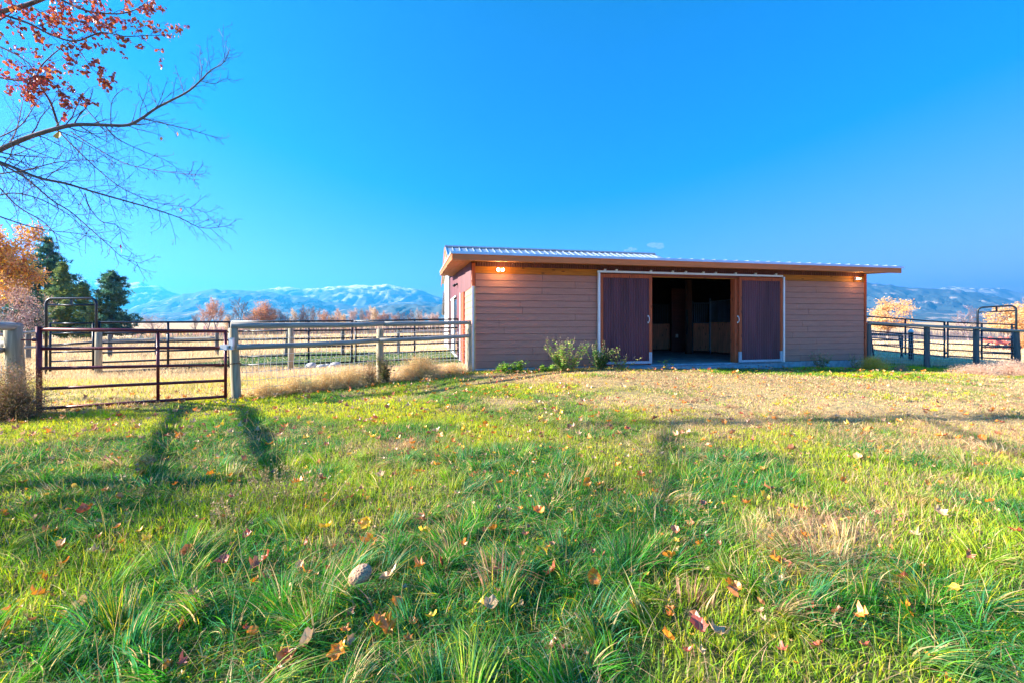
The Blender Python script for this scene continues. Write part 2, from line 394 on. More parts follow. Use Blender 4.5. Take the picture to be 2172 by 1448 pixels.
mb = MB(); mb.box(-.085, xo0-.03, -.03, .25, -.4, .265); mb.box(xo1+.03, LW-.015, -.03, .25, -.4, .265); mb.box(xo0-.03, xo1+.03, -.05, .3, -.4, .272)
mb.box(LW-.3, LW-.015, .25, 9.2, -.4, .25); mb.box(-.085, .2, .25, 9.2, -.4, .25)
mb.build('foundation', M['conc'], barn)
mb = MB(); mb.box(.2, LW-.3, .3, 9.1, .1, .262); mb.build('floor', solid('dusty concrete floor', (.26,.27,.28), .8, var=.3, scale=3), barn)
# header board, corrugated frieze above it
mb = MB(); mb.box(-.002, xo0+.9, -.030, .001, 2.775, 2.955); mb.box(xo0+.904, LW-.055, -.030, .001, 2.775, 2.955); mb.build('header_board', M['ambx'], barn)
mb = MB(); corrug(mb, -.0, LW-.06, 2.958, 3.11, -.010, .068, .008); mb.build('frieze', M['rust'], barn)
# corner trims
mb = MB(); mb.box(-.09, -.004, -.045, -.001, 2.43, 3.04); mb.build('corner_trim', M['cedarz'], barn)
mb = MB(); mb.box(LW-.055, LW+.012, -.045, -.001, .02, 3.04); mb.box(LW+.002, LW+.012, .0, .09, .02, 3.04); mb.build('corner_trim', M['cedarz'], barn)
mb = MB(); mb.box(-.092, -.045, -.07, -.046, .1, 2.43); c_ = mb.build('corner_post', M['white'], barn)
mb = MB(); mb.box(-.043, -.004, -.072, -.046, .13, 2.43); mb.build('post_face', solid('tan painted wood', (.62,.45,.24), .6), c_)
# roof
xr0, xr1, yr0, yr1 = -.64, LW+.64, -.60, 7.35
zr = lambda d: 3.215+.053*(d+.6)
mb = MB()
mb.hexa([(xr0,yr0,zr(yr0)-.03),(xr1,yr0,zr(yr0)-.03),(xr1,yr1+.4,zr(yr1+.4)-.03),(xr0,yr1+.4,zr(yr1+.4)-.03),(xr0-.015,yr0-.02,zr(yr0)+.012),(xr1+.02,yr0-.02,zr(yr0)+.012),(xr1+.02,yr1+.4,zr(yr1+.4)+.012),(xr0-.015,yr1+.4,zr(yr1+.4)+.012)])
s = xr0+.2
while s < xr1:
    mb.hexa([(s-.022,yr0-.015,zr(yr0)+.0125),(s+.022,yr0-.015,zr(yr0)+.0125),(s+.022,yr1+.4,zr(yr1+.4)+.0125),(s-.022,yr1+.4,zr(yr1+.4)+.0125),(s-.01,yr0-.012,zr(yr0)+.045),(s+.01,yr0-.012,zr(yr0)+.045),(s+.01,yr1+.4,zr(yr1+.4)+.045),(s-.01,yr1+.4,zr(yr1+.4)+.045)]); s += .36
rf = mb.build('roof', M['galv'], barn)
mb = MB(); a = xr0-.012
cuts = [a, 2.9, 5.4, 9.4, 11.8, xr1+.075]
for s, e in zip(cuts, cuts[1:]): mb.box(s+.0015, e-.0015, yr0-.045, yr0-.0215, 3.172, 3.235)
mb.hexa([(xr0-.04,yr0-.03,3.18),(xr0-.016,yr0-.03,3.18),(xr0-.016,yr1,zr(yr1)-.035),(xr0-.04,yr1,zr(yr1)-.035),(xr0-.04,yr0-.03,3.24),(xr0-.016,yr0-.03,3.24),(xr0-.016,yr1,zr(yr1)+.025),(xr0-.04,yr1,zr(yr1)+.025)])
mb.build('drip_edge', M['galv'], rf)
mb = MB(); 
for s, e in ((xr0, 3.27), (3.273, 6.28), (6.283, 9.93), (9.933, xr1)): mb.box(s, e, yr0-.018, yr0+.02, 3.022, 3.178)
mb.build('fascia', M['cedarx'], barn)
mb = MB()
for s, e in ((yr0+.02, 1.6), (1.603, 4.6), (4.603, yr1)):
    mb.hexa([(xr0-.012,s,zr(s)-.19),(xr0+.02,s,zr(s)-.19),(xr0+.02,e,zr(e)-.16),(xr0-.012,e,zr(e)-.16),(xr0-.012,s,zr(s)-.035),(xr0+.02,s,zr(s)-.035),(xr0+.02,e,zr(e)-.035),(xr0-.012,e,zr(e)-.035)])
mb.build('rake_board', M['cedary'], barn)
mb = MB(); s = xr0+.022
while s < xr1-.05:
    e = min(s+.138, xr1-.004)
    if s < -.1 or s > LW-.1 : y1_ = yr1
    else: y1_ = .0
    mb.hexa([(s,yr0+.022,zr(yr0)-.165),(e,yr0+.022,zr(yr0)-.165),(e,y1_,zr(y1_)-.165),(s,y1_,zr(y1_)-.165),(s,yr0+.022,zr(yr0)-.15),(e,yr0+.022,zr(yr0)-.15),(e,y1_,zr(y1_)-.15),(s,y1_,zr(y1_)-.15)])
    s += .142
mb.build('soffit', M['cedary'], barn)
# doors
def slider(p0, p1, e0, e1, z0, z1, handle_px, side, greyz=.62):
    a, b = Lx(p0), Lx(p1); d = -.115; st = .085
    mb = MB()
    mb.box(a, a+st, d, d+.045, z0+(greyz-.3), z1); mb.box(b-st, b, d, d+.045, z0+(greyz-.3), z1)
    mb.box(a+st+.001, b-st-.001, d+.001, d+.044, z1-.10, z1)
    dr = mb.build('sliding_door', M['cedarz'], barn)
    mb = MB(); mb.box(a-.001, a+st+.001, d-.001, d+.046, z0, z0+(greyz-.302)); mb.box(b-st-.001, b+.001, d-.001, d+.046, z0, z0+(greyz-.302)); mb.box(a+st+.002, b-st-.002, d, d+.045, z0, z0+.07)
    mb.build('kick_trim', solid('grey flashed door foot', (.42,.47,.55), .55, .2, var=.1), dr)
    mb = MB(); corrug(mb, a+st, b-st, z0+.07, z1-.10, d+.022, .076, .014); mb.build('metal_panel', M['rust'], dr)
    for k in (0, 1):
        pass
    ea, eb = Lx(e0), Lx(e1); mb = MB(); mb.box(ea, eb, d-.02, d+.05, z0-.02, z1+.03); mb.build('edge_guard', M['white'], dr)
    hx = Lx(handle_px, d); mb = MB(); hz = 1.56
    mb.tube([(hx,d,hz+.10),(hx,d-.035,hz+.085),(hx+.015,d-.05,hz),(hx,d-.035,hz-.085),(hx,d,hz-.10)], .010, 8)
    mb.box(hx-.02, hx+.02, d-.004, d-.0005, hz+.07, hz+.115); mb.box(hx-.02, hx+.02, d-.004, d-.0005, hz-.115, hz-.07)
    mb.build('handle', M['white'], dr, True)
slider(1270, 1378.7, 1265.4, 1269.2, .315, 2.83, 1375, -1)
slider(1562.5, 1654, 1654.6, 1657.6, .285, 2.835, 1564.8, 1)
a, b = Lx(1264.6), Lx(1653.4)
mb = MB(); mb.box(a, b, -.135, -.060, 2.865, 2.918); tr_ = mb.build('door_track', M['white'], barn)
for px in (1280, 1304, 1376.5, 1422.5, 1450, 1487, 1513, 1555, 1597, 1640):
    l_ = Lx(px); mb = MB(); mb.box(l_-.028, l_+.028, -.128, -.03, 2.9185, 2.945); mb.box(l_-.028, l_+.028, -.130, -.1285, 2.919, 2.955); mb.box(l_-.028,l_-.012,-.13,-.1,2.9455,2.966); mb.box(l_+.012,l_+.028,-.13,-.1,2.9455,2.966)
    mb.build('track_bracket', M['white'], tr_)
mb = MB(); mb.box(Lx(1556), Lx(1562.3), -.05, .13, .272, 2.775); mb.build('door_jamb', M['cedarz'], barn)
mb = MB(); mb.box(xo0-.07, xo0, -.05, .13, .272, 2.775); mb.build('door_jamb', M['cedarz'], barn)
mb = MB(); mb.box(a+.05, b-.05, -.055, -.0305, 2.80, 2.955); mb.build('track_board', wood('red brown track board', (.26,.05,.03), 0), barn)
# concrete apron at the door
mb = MB(); mb.box(xo0-1.2, xo1+1.0, -.34, -.051, -.3, .235); mb.build('door_apron', M['conc'], barn)
# left side wall
ys = 0.0
mb = MB(); corrug(mb, .1, 9.2, 2.42, 3.1, -.095, .09, .018, 'd', zf=lambda s: zr(s)-.17); corrug(mb, 3.0, 4.55, .25, 2.42, -.14, .068, .009, 'd'); corrug(mb, 7.5, 9.2, .25, 2.42, -.085, .068, .009, 'd')
mb.build('side_metal', M['rust'], barn)
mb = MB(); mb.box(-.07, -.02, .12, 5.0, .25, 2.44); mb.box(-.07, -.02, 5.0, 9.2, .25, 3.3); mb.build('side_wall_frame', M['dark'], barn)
mb = MB()
for i in range(14):
    zb = .27+i*.1786
    for s, e in ((.0, 1.98),):
        if zb < 2.6: mb.hexa([(-.092,s,zb),(-.074,s,zb),(-.074,e,zb),(-.092,e,zb),(-.08,s,zb+.182),(-.074,s,zb+.182),(-.074,e,zb+.182),(-.08,e,zb+.182)])
mb.build('side_siding', M['siding'], barn)
mb = MB(); mb.box(-.13, -.072, 2.0, 2.75, .2, 2.42); mb.build('side_door_trim', M['cedarz'], barn)
mb = MB(); mb.box(-.17, -.132, 2.76, 2.98, .25, 2.44); sdn = mb.build('side_door', M['white'], barn)
mb = MB(); mb.box(-.20, -.15, 4.4, 7.5, 2.40, 2.46); mb.build('side_track', M['white'], sdn)
mb = MB(); mb.box(-.125, -.072, 4.6, 5.9, .25, 2.36); mb.build('side_doorway', M['doorway_shade'], barn)  # dark slab whose colour stands in for the shade inside the open doorway
mb = MB(); mb.box(-.16, -.072, 5.95, 7.4, .25, 2.38); mb.build('side_panel', M['wmetal'], barn)
# side wall lamp
mb = MB(); mb.box(-.20, -.075, 4.42, 4.54, 2.83, 2.90); mb.ell((-.24,4.40,2.82), (.06,.05,.05)); mb.ell((-.24,4.56,2.82), (.06,.05,.05)); mb.build('side_lamp', M['black'], barn, True)
# floodlights
bulb = emit('lit warm bulb', (1,.78,.38), 120)
def flood(px, py, lit):
    base = Wp(Lx(px), -.03, 0); z = EYE+(HY-py)/F*base.y
    r = empty('floodlight', base, TH, label=('twin headed floodlight shining at the left end of the stable front' if px < 1200 else 'twin floodlight with one lamp lit at the right end of the stable front'), cat='lamp')
    r.location.z = z
    m_ = MB(); m_.box(-.05, .05, -.02, -.001, -.05, .05); m_.build('mounting_plate', M['white'], r)
    for k, s_ in enumerate((-1, 1)):
        x_ = s_*.065
        m_ = MB(); m_.tube([(s_*.02,-.02,0),(x_*.9,-.06,0),(x_,-.08,0)], .009, 6); m_.tube([(x_,-.06,0),(x_,-.115,-.01),(x_,-.13,-.012)], [.022,.034,.040], 10)
        hd = m_.build('lamp_head', M['white'], r, True)
        m_ = MB(); m_.ell((x_,-.128,-.012), (.034,.018,.034), 10, 8)
        m_.build('bulb', bulb if lit[k] else M['white'], hd, True)
        if lit[k]:
            ld = bpy.data.lights.new('floodlight_glow', 'POINT'); ld.energy = 1.0; ld.color = (1,.62,.22); ld.shadow_soft_size = .03
            lo = bpy.data.objects.new('floodlight_glow', ld); COL.objects.link(lo); lo.parent = r; lo.location = (x_,-.20,-.012)
flood(1059.5, 572.8, (1, 1)); flood(1812.5, 591.5, (1, 0))
# interior: stalls
D1 = 3.6
def ib(px0, px1, d, z0, z1, t=.05): return (Lx(px0, d), Lx(px1, d), d, d+t, z0, z1)
mb = MB(); mb.box(*ib(1458, 1468, 3.4, .262, 3.1, .15)); mb.box(*ib(1375,1380,4.4,.262,3.1,.1)); mb.build('interior_post', wood('interior post', (.16,.06,.04), 2), barn)
mb = MB()
for i in range(9):
    a0 = Lx(1470, D1)+i*(Lx(1504, D1)-Lx(1470, D1))/9; mb.box(a0+.002, a0+(Lx(1504, D1)-Lx(1470, D1))/9-.002, D1, D1+.04, .36, 1.42)
st1 = mb.build('stall_front', M['stall'], barn)
mb = MB(); x_ = Lx(1470, D1)
while x_ < Lx(1504, D1): mb.tube([(x_, D1+.02, 1.46), (x_, D1+.02, 2.2)], .010, 6); x_ += .09
mb.box(Lx(1469, D1), Lx(1505, D1), D1-.01, D1+.05, 1.42, 1.46); mb.box(Lx(1469, D1), Lx(1505, D1), D1-.01, D1+.05, 2.2, 2.25); mb.box(Lx(1468, D1), Lx(1470, D1), D1-.02, D1+.06, .27, 2.3)
mb.build('stall_bars', solid('stall bar steel', (.10,.12,.16), .35, .6), st1)
mb = MB(); A0, A1 = (Lx(1507, 3.5), 3.5), (Lx(1562, 2.3), 2.3)
for i in range(12):
    u0, u1 = i/12, (i+.97)/12; q0 = [A0[k]+(A1[k]-A0[k])*u0 for k in (0,1)]; q1 = [A0[k]+(A1[k]-A0[k])*u1 for k in (0,1)]
    mb.hexa([(q0[0],q0[1],.33),(q1[0],q1[1],.33),(q1[0],q1[1]+.04,.33),(q0[0],q0[1]+.04,.33),(q0[0],q0[1],1.47),(q1[0],q1[1],1.47),(q1[0],q1[1]+.04,1.47),(q0[0],q0[1]+.04,1.47)])
st2 = mb.build('stall_front', M['stall'], barn)
mb = MB()
for i in range(22):
    u = i/21; q0 = [A0[k]+(A1[k]-A0[k])*u for k in (0,1)]; mb.tube([(q0[0],q0[1]+.02,1.5),(q0[0],q0[1]+.02,2.3)], .010, 6)
mb.tube([(A0[0],A0[1]+.02,1.5),(A1[0],A1[1]+.02,1.5)], .02, 6); mb.tube([(A0[0],A0[1]+.02,2.3),(A1[0],A1[1]+.02,2.3)], .02, 6); mb.tube([(A0[0],A0[1]+.02,.27),(A0[0],A0[1]+.02,2.4)], .03, 6)
mb.build('stall_bars', solid('stall bar steel', (.12,.16,.22), .35, .6), st2)
mb = MB()
for i in range(8):
    a0 = Lx(1380, 5)+i*(Lx(1421, 5)-Lx(1380, 5))/8; mb.box(a0+.002, a0+(Lx(1421, 5)-Lx(1380, 5))/8-.002, 5.0, 5.04, .34, 1.40)
st3 = mb.build('stall_front', M['stall'], barn)
mb = MB(); x_ = Lx(1380, 5)
while x_ < Lx(1421, 5): mb.tube([(x_, 5.02, 1.44), (x_, 5.02, 2.2)], .011, 6); x_ += .08
mb.box(Lx(1380, 5), Lx(1421, 5), 4.99, 5.05, 1.40, 1.44); mb.box(Lx(1380, 5), Lx(1421, 5), 4.99, 5.05, 2.2, 2.25); mb.box(Lx(1421.5, 5), Lx(1424, 5), 4.97, 5.07, .27, 2.3)
mb.build('stall_bars', M['black'], st3)
mb = MB()
for i in range(13): mb.box(Lx(1425, 4.6), Lx(1458, 4.6), 4.6+.004*(i % 2), 4.65, .27+i*.2, .465+i*.2)
iw = mb.build('tack_room_wall', wood('red brown interior siding', (.20,.055,.045), 0, knots=False), barn)
mb = MB(); cxo = Lx(1436, 4.58); mb.box(cxo-.05, cxo+.05, 4.57, 4.598, .83, .97); mb.box(cxo-.02, cxo+.02, 4.56, 4.5695, .86, .90); mb.build('outlet_cover', M['white'], iw)
mb = MB(); mb.tube([(Lx(1458,3.35),3.38,1.95),(Lx(1457,3.35),3.34,1.7),(Lx(1459,3.35),3.36,1.35),(Lx(1456,3.35),3.34,1.0)], .03, 6)
mb.build('hanging_halter', M['black'], barn, True)

# ------------------------------------------------------------------ gabled barn behind
gb = empty('gabled_barn', Wp(0, 7.4, 0), TH, label='taller gabled metal barn rising behind the left end of the stable', cat='barn')
RD, RZ, SL = 11.5-7.4, 5.46, .367
rzf = lambda d: RZ-SL*abs(d-RD)
ge0, ge1, gl0, gl1 = -.1, 8.35, -.25, 12.0
mb = MB()
for (s0, s1) in ((ge0, RD), (ge1, RD)):
    z0, z1 = rzf(s0), RZ
    mb.hexa([(gl0,s0,z0-.05),(gl1,s0,z0-.05),(gl1,s1,z1-.05),(gl0,s1,z1-.05),(gl0,s0,z0),(gl1,s0,z0),(gl1,s1,z1),(gl0,s1,z1)])
    s = gl0+.03
    while s < gl1:
        mb.hexa([(s-.024,s0,z0+.001),(s+.024,s0,z0+.001),(s+.024,s1,z1+.001),(s-.024,s1,z1+.001),(s-.012,s0,z0+.036),(s+.012,s0,z0+.036),(s+.012,s1,z1+.036),(s-.012,s1,z1+.036)]); s += .36
grf = mb.build('roof', M['galv'], gb)
mb = MB(); mb.hexa([(gl0-.01,RD-.16,RZ-.02),(gl1+.01,RD-.16,RZ-.02),(gl1+.01,RD+.16,RZ-.02),(gl0-.01,RD+.16,RZ-.02),(gl0-.01,RD-.02,RZ+.085),(gl1+.01,RD-.02,RZ+.085),(gl1+.01,RD+.02,RZ+.085),(gl0-.01,RD+.02,RZ+.085)])
mb.build('ridge_cap', solid('blue grey ridge metal', (.20,.27,.38), .4, .5), grf)
for s0 in (ge0, ge1):
    mb = MB(); z0 = rzf(s0); mb.hexa([(gl0-.03,s0,z0-.24),(gl0-.002,s0,z0-.24),(gl0-.002,RD,RZ-.24),(gl0-.03,RD,RZ-.24),(gl0-.03,s0,z0-.01),(gl0-.002,s0,z0-.01),(gl0-.002,RD,RZ-.01),(gl0-.03,RD,RZ-.01)])
    mb.build('rake_board', M['cedary'], gb)
mb = MB(); k = 120
vs_ = []
for i in range(k+1):
    s = 1.8+(8.0-1.8)*i/k; off = -.09-.012*abs(math.sin(math.pi*s/.23)); vs_ += [(off, s, -.3), (off, s, rzf(s)-.06)]
mb.add(vs_, [(2*i, 2*i+2, 2*i+3, 2*i+1) for i in range(k)])
mb.box(-.085, 11.7, 7.95, 8.0, -.3, 3.95); mb.box(11.65, 11.7, .3, 7.95, -.3, 3.9); mb.box(-.08, 11.7, .1, .14, 3.3, 3.85)
mb.build('wall', M['wmetal'], gb)
mb = MB(); mb.box(-.20, -.104, 1.76, 1.90, -.2, 4.2); mb.build('downspout', solid('cream downspout', (.82,.74,.55), .4, var=.05), gb)
# ribbed lean-to roof beyond the gable
mb = MB(); A = P(941, 618, 25.5); B = P(937, 668, 25.5)
inv = Matrix.Rotation(-TH, 4, 'Z') @ Matrix.Translation(-Wp(0, 7.4, 0))
for i in range(14):
    u0, u1 = i/14, (i+1)/14
    p0 = A.lerp(B, u0); p1 = A.lerp(B, u1); wv = Vector((.30, .9, 0))
    m1 = p0.lerp(p1, .5)
    for (q0, q1, dd) in ((p0, m1, -.03), (m1, p1, .03)):
        f = [q0+Vector((dd,0,0)), q0+wv, q1+wv, q1+Vector((dd,0,0))]
        f = [inv @ x for x in f]; mb.add([*f, *[x+Vector((0,0,-.02)) for x in f]], [(0,1,2,3),(7,6,5,4),(0,3,7,4),(1,5,6,2),(0,4,5,1),(3,2,6,7)])
mb.build('lean_to_edge', solid('weathered ribbed metal', (.30,.27,.24), .6, .4), gb)

# ------------------------------------------------------------------ fences
def post_mesh(x, y, z1, r=.075, lean=(0,0), z0=None, mat='post', parent=None, org=(0,0,0), sink=.3):
    z0 = g1(x, y)-sink if z0 is None else z0
    ox, oy, oz = org; m_ = MB(); n = 6
    pts = []; rad = []
    for i in range(n+1):
        u = i/n; pts.append((x-ox+lean[0]*u, y-oy+lean[1]*u, z0-oz+(z1-z0)*u)); rad.append(r*(1.04-.08*u+random.uniform(-.02,.02)))
    pts.append((pts[-1][0], pts[-1][1], pts[-1][2]+.012)); rad.append(r*.75)
    m_.tube(pts, rad, 14); return m_.build('post', M[mat], parent, True)
def rail_mesh(a, b, r, parent, org, mat='log', sag=.015, over=.0, taper=.9):
    a = Vector(a)-Vector(org); b = Vector(b)-Vector(org); L_ = (b-a).length; u = (b-a).normalized()
    o_ = bpy.data.objects.new('rail', None)
    m_ = MB(); pts = []; rad = []
    for i in range(9):
        t = i/8; pts.append((L_*t, random.uniform(-.006,.006), -sag*math.sin(math.pi*t)+random.uniform(-.005,.005))); rad.append(r*(1-(1-taper)*t)*random.uniform(.97,1.03))
    m_.tube(pts, rad, 12)
    ob = m_.build('rail', M[mat], parent, True); ob.location = a; ob.rotation_euler = u.to_track_quat('X', 'Z').to_euler()
    return ob
def mesh_wire(segs, ztop, step_x, step_z, parent, org, r=.0030, zlow=.03, wob=.012):
    m_ = MB(); org = Vector(org)
    for (a, b) in segs:
        a = Vector(a); b = Vector(b); n = int((b-a).length/step_x)
        nv = Vector((-(b-a).y, (b-a).x, 0)).normalized()
        for i in range(n+1):
            p = a.lerp(b, i/n); g0 = g1(p.x, p.y)+zlow; ph = i*.13
            pts = []
            for k in range(9):
                z = g0+(g0-zlow+ztop-g0)*k/8
                q = p+nv*(.012*math.sin(k*1.7+ph))+(b-a).normalized()*(wob*math.sin(k*1.1+ph*.7)); pts.append((q.x-org.x, q.y-org.y, z-org.z))
            m_.tube(pts, r, 3, False)
        z = 0
        while z <= ztop+.001:
            pts = []
            for k in range(17):
                p = a.lerp(b, k/16); pts.append((p.x-org.x, p.y-org.y, g1(p.x, p.y)+zlow+z-org.z))
            m_.tube(pts, r*1.15, 3, False); z += step_z
    return m_.build('wire_mesh', M['wire'], parent)
# rail fence from gate to stable
p1 = PG(503, 7.75); p2 = PG(806, 9.66); p3 = Vector((-1.12, 10.95, g1(-1.12, 10.95)))
org = tuple(p1)
fa = empty('rail_fence', org, label='round rail fence with woven wire between the maroon gate and the stable', cat='fence')
post_mesh(p1.x, p1.y, 1.37, .078, parent=fa, org=org, lean=(-.07,0)); post_mesh(p2.x, p2.y, P(0,699,9.66).z, .082, parent=fa, org=org); post_mesh(p3.x, p3.y, 1.44, .075, parent=fa, org=org)
t0 = P(489, 691, 7.7); t1 = P(995, 683.5, 10.9); tm = t0.lerp(t1, .56); tm.z = (P(0,687,9.66)).z
off = Vector((.03,-.10,0))
rail_mesh(t0, tm, .058, fa, org); rail_mesh(tm, t1+Vector((.03,0,0)), .055, fa, org)
m0 = P(507, 735, 7.72)+off; m1 = P(803, 721.5, 9.6)+off; m2 = P(992, 712, 10.85)+off
rail_mesh(m0, m1, .052, fa, org); rail_mesh(m1+Vector((.03,0,.0)), m2, .050, fa, org)
mesh_wire([((p1.x,p1.y+.09,0),(p2.x,p2.y+.09,0)), ((p2.x,p2.y+.09,0),(p3.x,p3.y+.03,0))], 1.18, .102, .155, fa, org, r=.0050)
# left fence running toward the viewer
q1 = Vector((-7.62, 6.45, 0)); q1.z = g1(q1.x, q1.y); q2 = Vector((-5.60, 3.45, 0)); org = tuple(q1)
fb = empty('rail_fence', org, label='weathered post and rails with wire mesh at the left edge, holding the gate hinges', cat='fence')
post_mesh(q1.x+.04, q1.y, P(0,693,6.45).z, .105, parent=fb, org=org, lean=(-.09,0))
post_mesh(q2.x, q2.y, 1.40, .09, parent=fb, org=org)
rail_mesh((q1.x+.0,q1.y-.05,1.435), (q2.x,q2.y,1.44), .062, fb, org); rail_mesh((q1.x-.12,q1.y-.12,1.08), (q2.x-.1,q2.y,1.08), .055, fb, org)
mesh_wire([((q1.x-.12,q1.y-.1,0),(q2.x-.1,q2.y,0))], 1.2, .102, .155, fb, org, r=.0036)
# second length of the same fence, running away to the left
q4 = Vector((-10.6, 7.3, 0)); q4.z = g1(q4.x, q4.y)
fb2 = empty('rail_fence', tuple(q4), label='round rail fence running left behind the hinge post of the maroon gate', cat='fence')
rail_mesh((-7.75, 6.6, 1.42), (-10.6, 7.3, 1.40), .055, fb2, tuple(q4)); rail_mesh((-7.75, 6.6, 1.16), (-10.6, 7.3, 1.10), .05, fb2, tuple(q4))
post_mesh(q4.x, q4.y, 1.4, .08, parent=fb2, org=tuple(q4))
# right fence
r0 = Wp(LW+.10, -.05, 0); r0.z = g1(r0.x, r0.y); org = tuple(r0)
fr = empty('rail_fence', org, label='dark round rail fence with wire mesh to the right of the stable', cat='fence')
rp = [(1842, 13.75, 686), (1966, 13.95, 692), (2070.5, 14.1, 697.5), (2160, 14.2, 702)]
pp = [PG(a, b) for a, b, c in rp]
for (a, b, c), p in zip(rp, pp): post_mesh(p.x, p.y, P(0, c, b).z+.01, .078, parent=fr, org=org, mat='postd', lean=((-.07,0) if a > 2100 else (0,0)))
tp = [P(a, c, b) for a, b, c in rp]
rail_mesh(tp[0]+Vector((-.05,-.06,.02)), tp[2]+Vector((0,-.08,.02)), .048, fr, org); rail_mesh(tp[2]+Vector((.01,-.08,.02)), tp[3]+Vector((.12,-.08,0)), .042, fr, org)
mesh_wire([((pp[i].x,pp[i].y+.09,0),(pp[i+1].x,pp[i+1].y+.09,0)) for i in range(3)], 1.05, .07, .10, fr, org, r=.0028, wob=.002)

# ------------------------------------------------------------------ maroon gate
ga = PG(87, 6.5); gb_ = PG(478, 7.62); org = Vector((ga.x, ga.y, ga.z))
gt = empty('pipe_gate', org, label='maroon six bar steel pipe gate, closed between two wooden posts', cat='gate')
def rel(p): return Vector(p)-org
TL, TR = P(83,699,6.5), P(478,703,7.62)
BL, BR = P(83,866,6.5), P(478,838,7.62)
ul = [(103.5),]
ylL = [699, 739, 779.5, 824, 866]; 
# rails left y (near) and right y (far): top, 2, 3, 4, bottom
rl = [(699,703),(739,736.5),(780.5,772.5),(824,806),(866,840)]
mb = MB(); mb.tube([rel(P(83,693,6.5)), rel(P(83,879,6.5))], .036, 12); mb.build('end_tube', M['maroon'], gt, True)
mb = MB(); mb.tube([rel(P(478.5,700,7.62)), rel(P(478.5,846,7.62))], .026, 12); mb.build('end_tube', M['maroon'], gt, True)
for i, (yl, yr) in enumerate(rl):
    mb = MB(); mb.tube([rel(P(84,yl,6.5)), rel(P(478,yr,7.62))], .026 if i else .03, 10); mb.build('bar', M['maroon'], gt, True)
mb = MB(); u = .60; m_t = P(84,699,6.5).lerp(P(478,703,7.62), u); m_b = P(84,866,6.5).lerp(P(478,840,7.62), u); mb.tube([rel(m_t), rel(m_b)], .024, 10); mb.build('brace', M['maroon'], gt, True)
for yy in (721, 852):
    a = P(83, yy, 6.5); b = P(46 if yy < 800 else 51, yy, 6.45); mb = MB(); mb.tube([rel(a)+Vector((-.05,0,0)), rel(b)], .011, 8); mb.tube([rel(a)+Vector((-.09,0,0)), rel(a)+Vector((-.02,0,0))], .028, 8)
    mb.build('hinge', M['maroon'], gt, True)
mb = MB(); c = rel(P(476, 735.5, 7.60)); mb.box(c.x-.05, c.x+.07, c.y-.045, c.y+.04, c.z-.05, c.z+.045); mb.box(c.x+.09, c.x+.16, c.y-.02, c.y+.03, c.z-.05, c.z+.16); mb.box(c.x+.07,c.x+.12,c.y-.02,c.y+.0,c.z-.02,c.z+.02)
mb.build('latch', M['wmetal'], gt)
mb = MB(); cpts = [P(462,765,7.55), P(470,771,7.5), P(482,772,7.58), P(495,770.5,7.66), P(506,769,7.68), P(512,771,7.85)]
cpts = [rel(p) for p in cpts]
for i in range(len(cpts)-1):
    for k in range(4):
        a = cpts[i].lerp(cpts[i+1], k/4); b = cpts[i].lerp(cpts[i+1], (k+1.2)/4); sd_ = Vector((0,.008,0)) if k % 2 else Vector((0,0,.008))
        mb.tube([a-sd_, b-sd_], .004, 5); mb.tube([a+sd_, b+sd_], .004, 5)
mb.build('chain', solid('rusty chain', (.10,.06,.05), .6, .6), gt)

# ------------------------------------------------------------------ corral panels
def panel(a, b, zt, drops, ups, label, r=.027, leg=.06, group='steel corral panels'):
    """a,b: (X,Y,top z) ends; six rails below top by drops; ups: fractions of the uprights"""
    org = Vector((a[0], a[1], g1(a[0], a[1]))); A = Vector(a)-org; B = Vector(b)-org
    e = empty('corral_panel', org, label=label, cat='fence panel', group=group)
    for d in drops:
        m_ = MB(); m_.tube([A+Vector((0,0,-d)), B+Vector((0,0,-d))], r, 8); m_.build('rail', M['navy'], e, True)
    for u in ups:
        p = A.lerp(B, u); m_ = MB(); m_.tube([p+Vector((0,0,.01)), p+Vector((0,0,-drops[-1]-leg))], r*1.15, 8); m_.build('upright', M['navy'], e, True)
    for p in (A, B):
        for d in (drops[0]+.12, drops[-1]-.12): m_ = MB(); m_.box(p.x-.03, p.x+.03, p.y-.035, p.y+.035, p.z-d-.02, p.z-d+.02); m_.build('clamp', M['navy'], e)
    return e
dr6 = [0, .30, .56, .82, 1.08, 1.34]
def PT(px, y, Y): return tuple(P(px, y, Y))
panel(PT(206,684,11.45), PT(489,683,13.0), 0, dr6, (.012,.5,.99), 'dark corral panel between the arched gate frame and the next panel')
panel(PT(491,682.5,13.05), PT(749,681,13.9), 0, dr6, (.012,.62,.99), 'dark corral panel behind the left half of the wired rail fence')
panel(PT(752,681,13.95), PT(974,677,14.75), 0, dr6, (.012,.56,.99), 'dark corral panel that ends against the stable side wall')
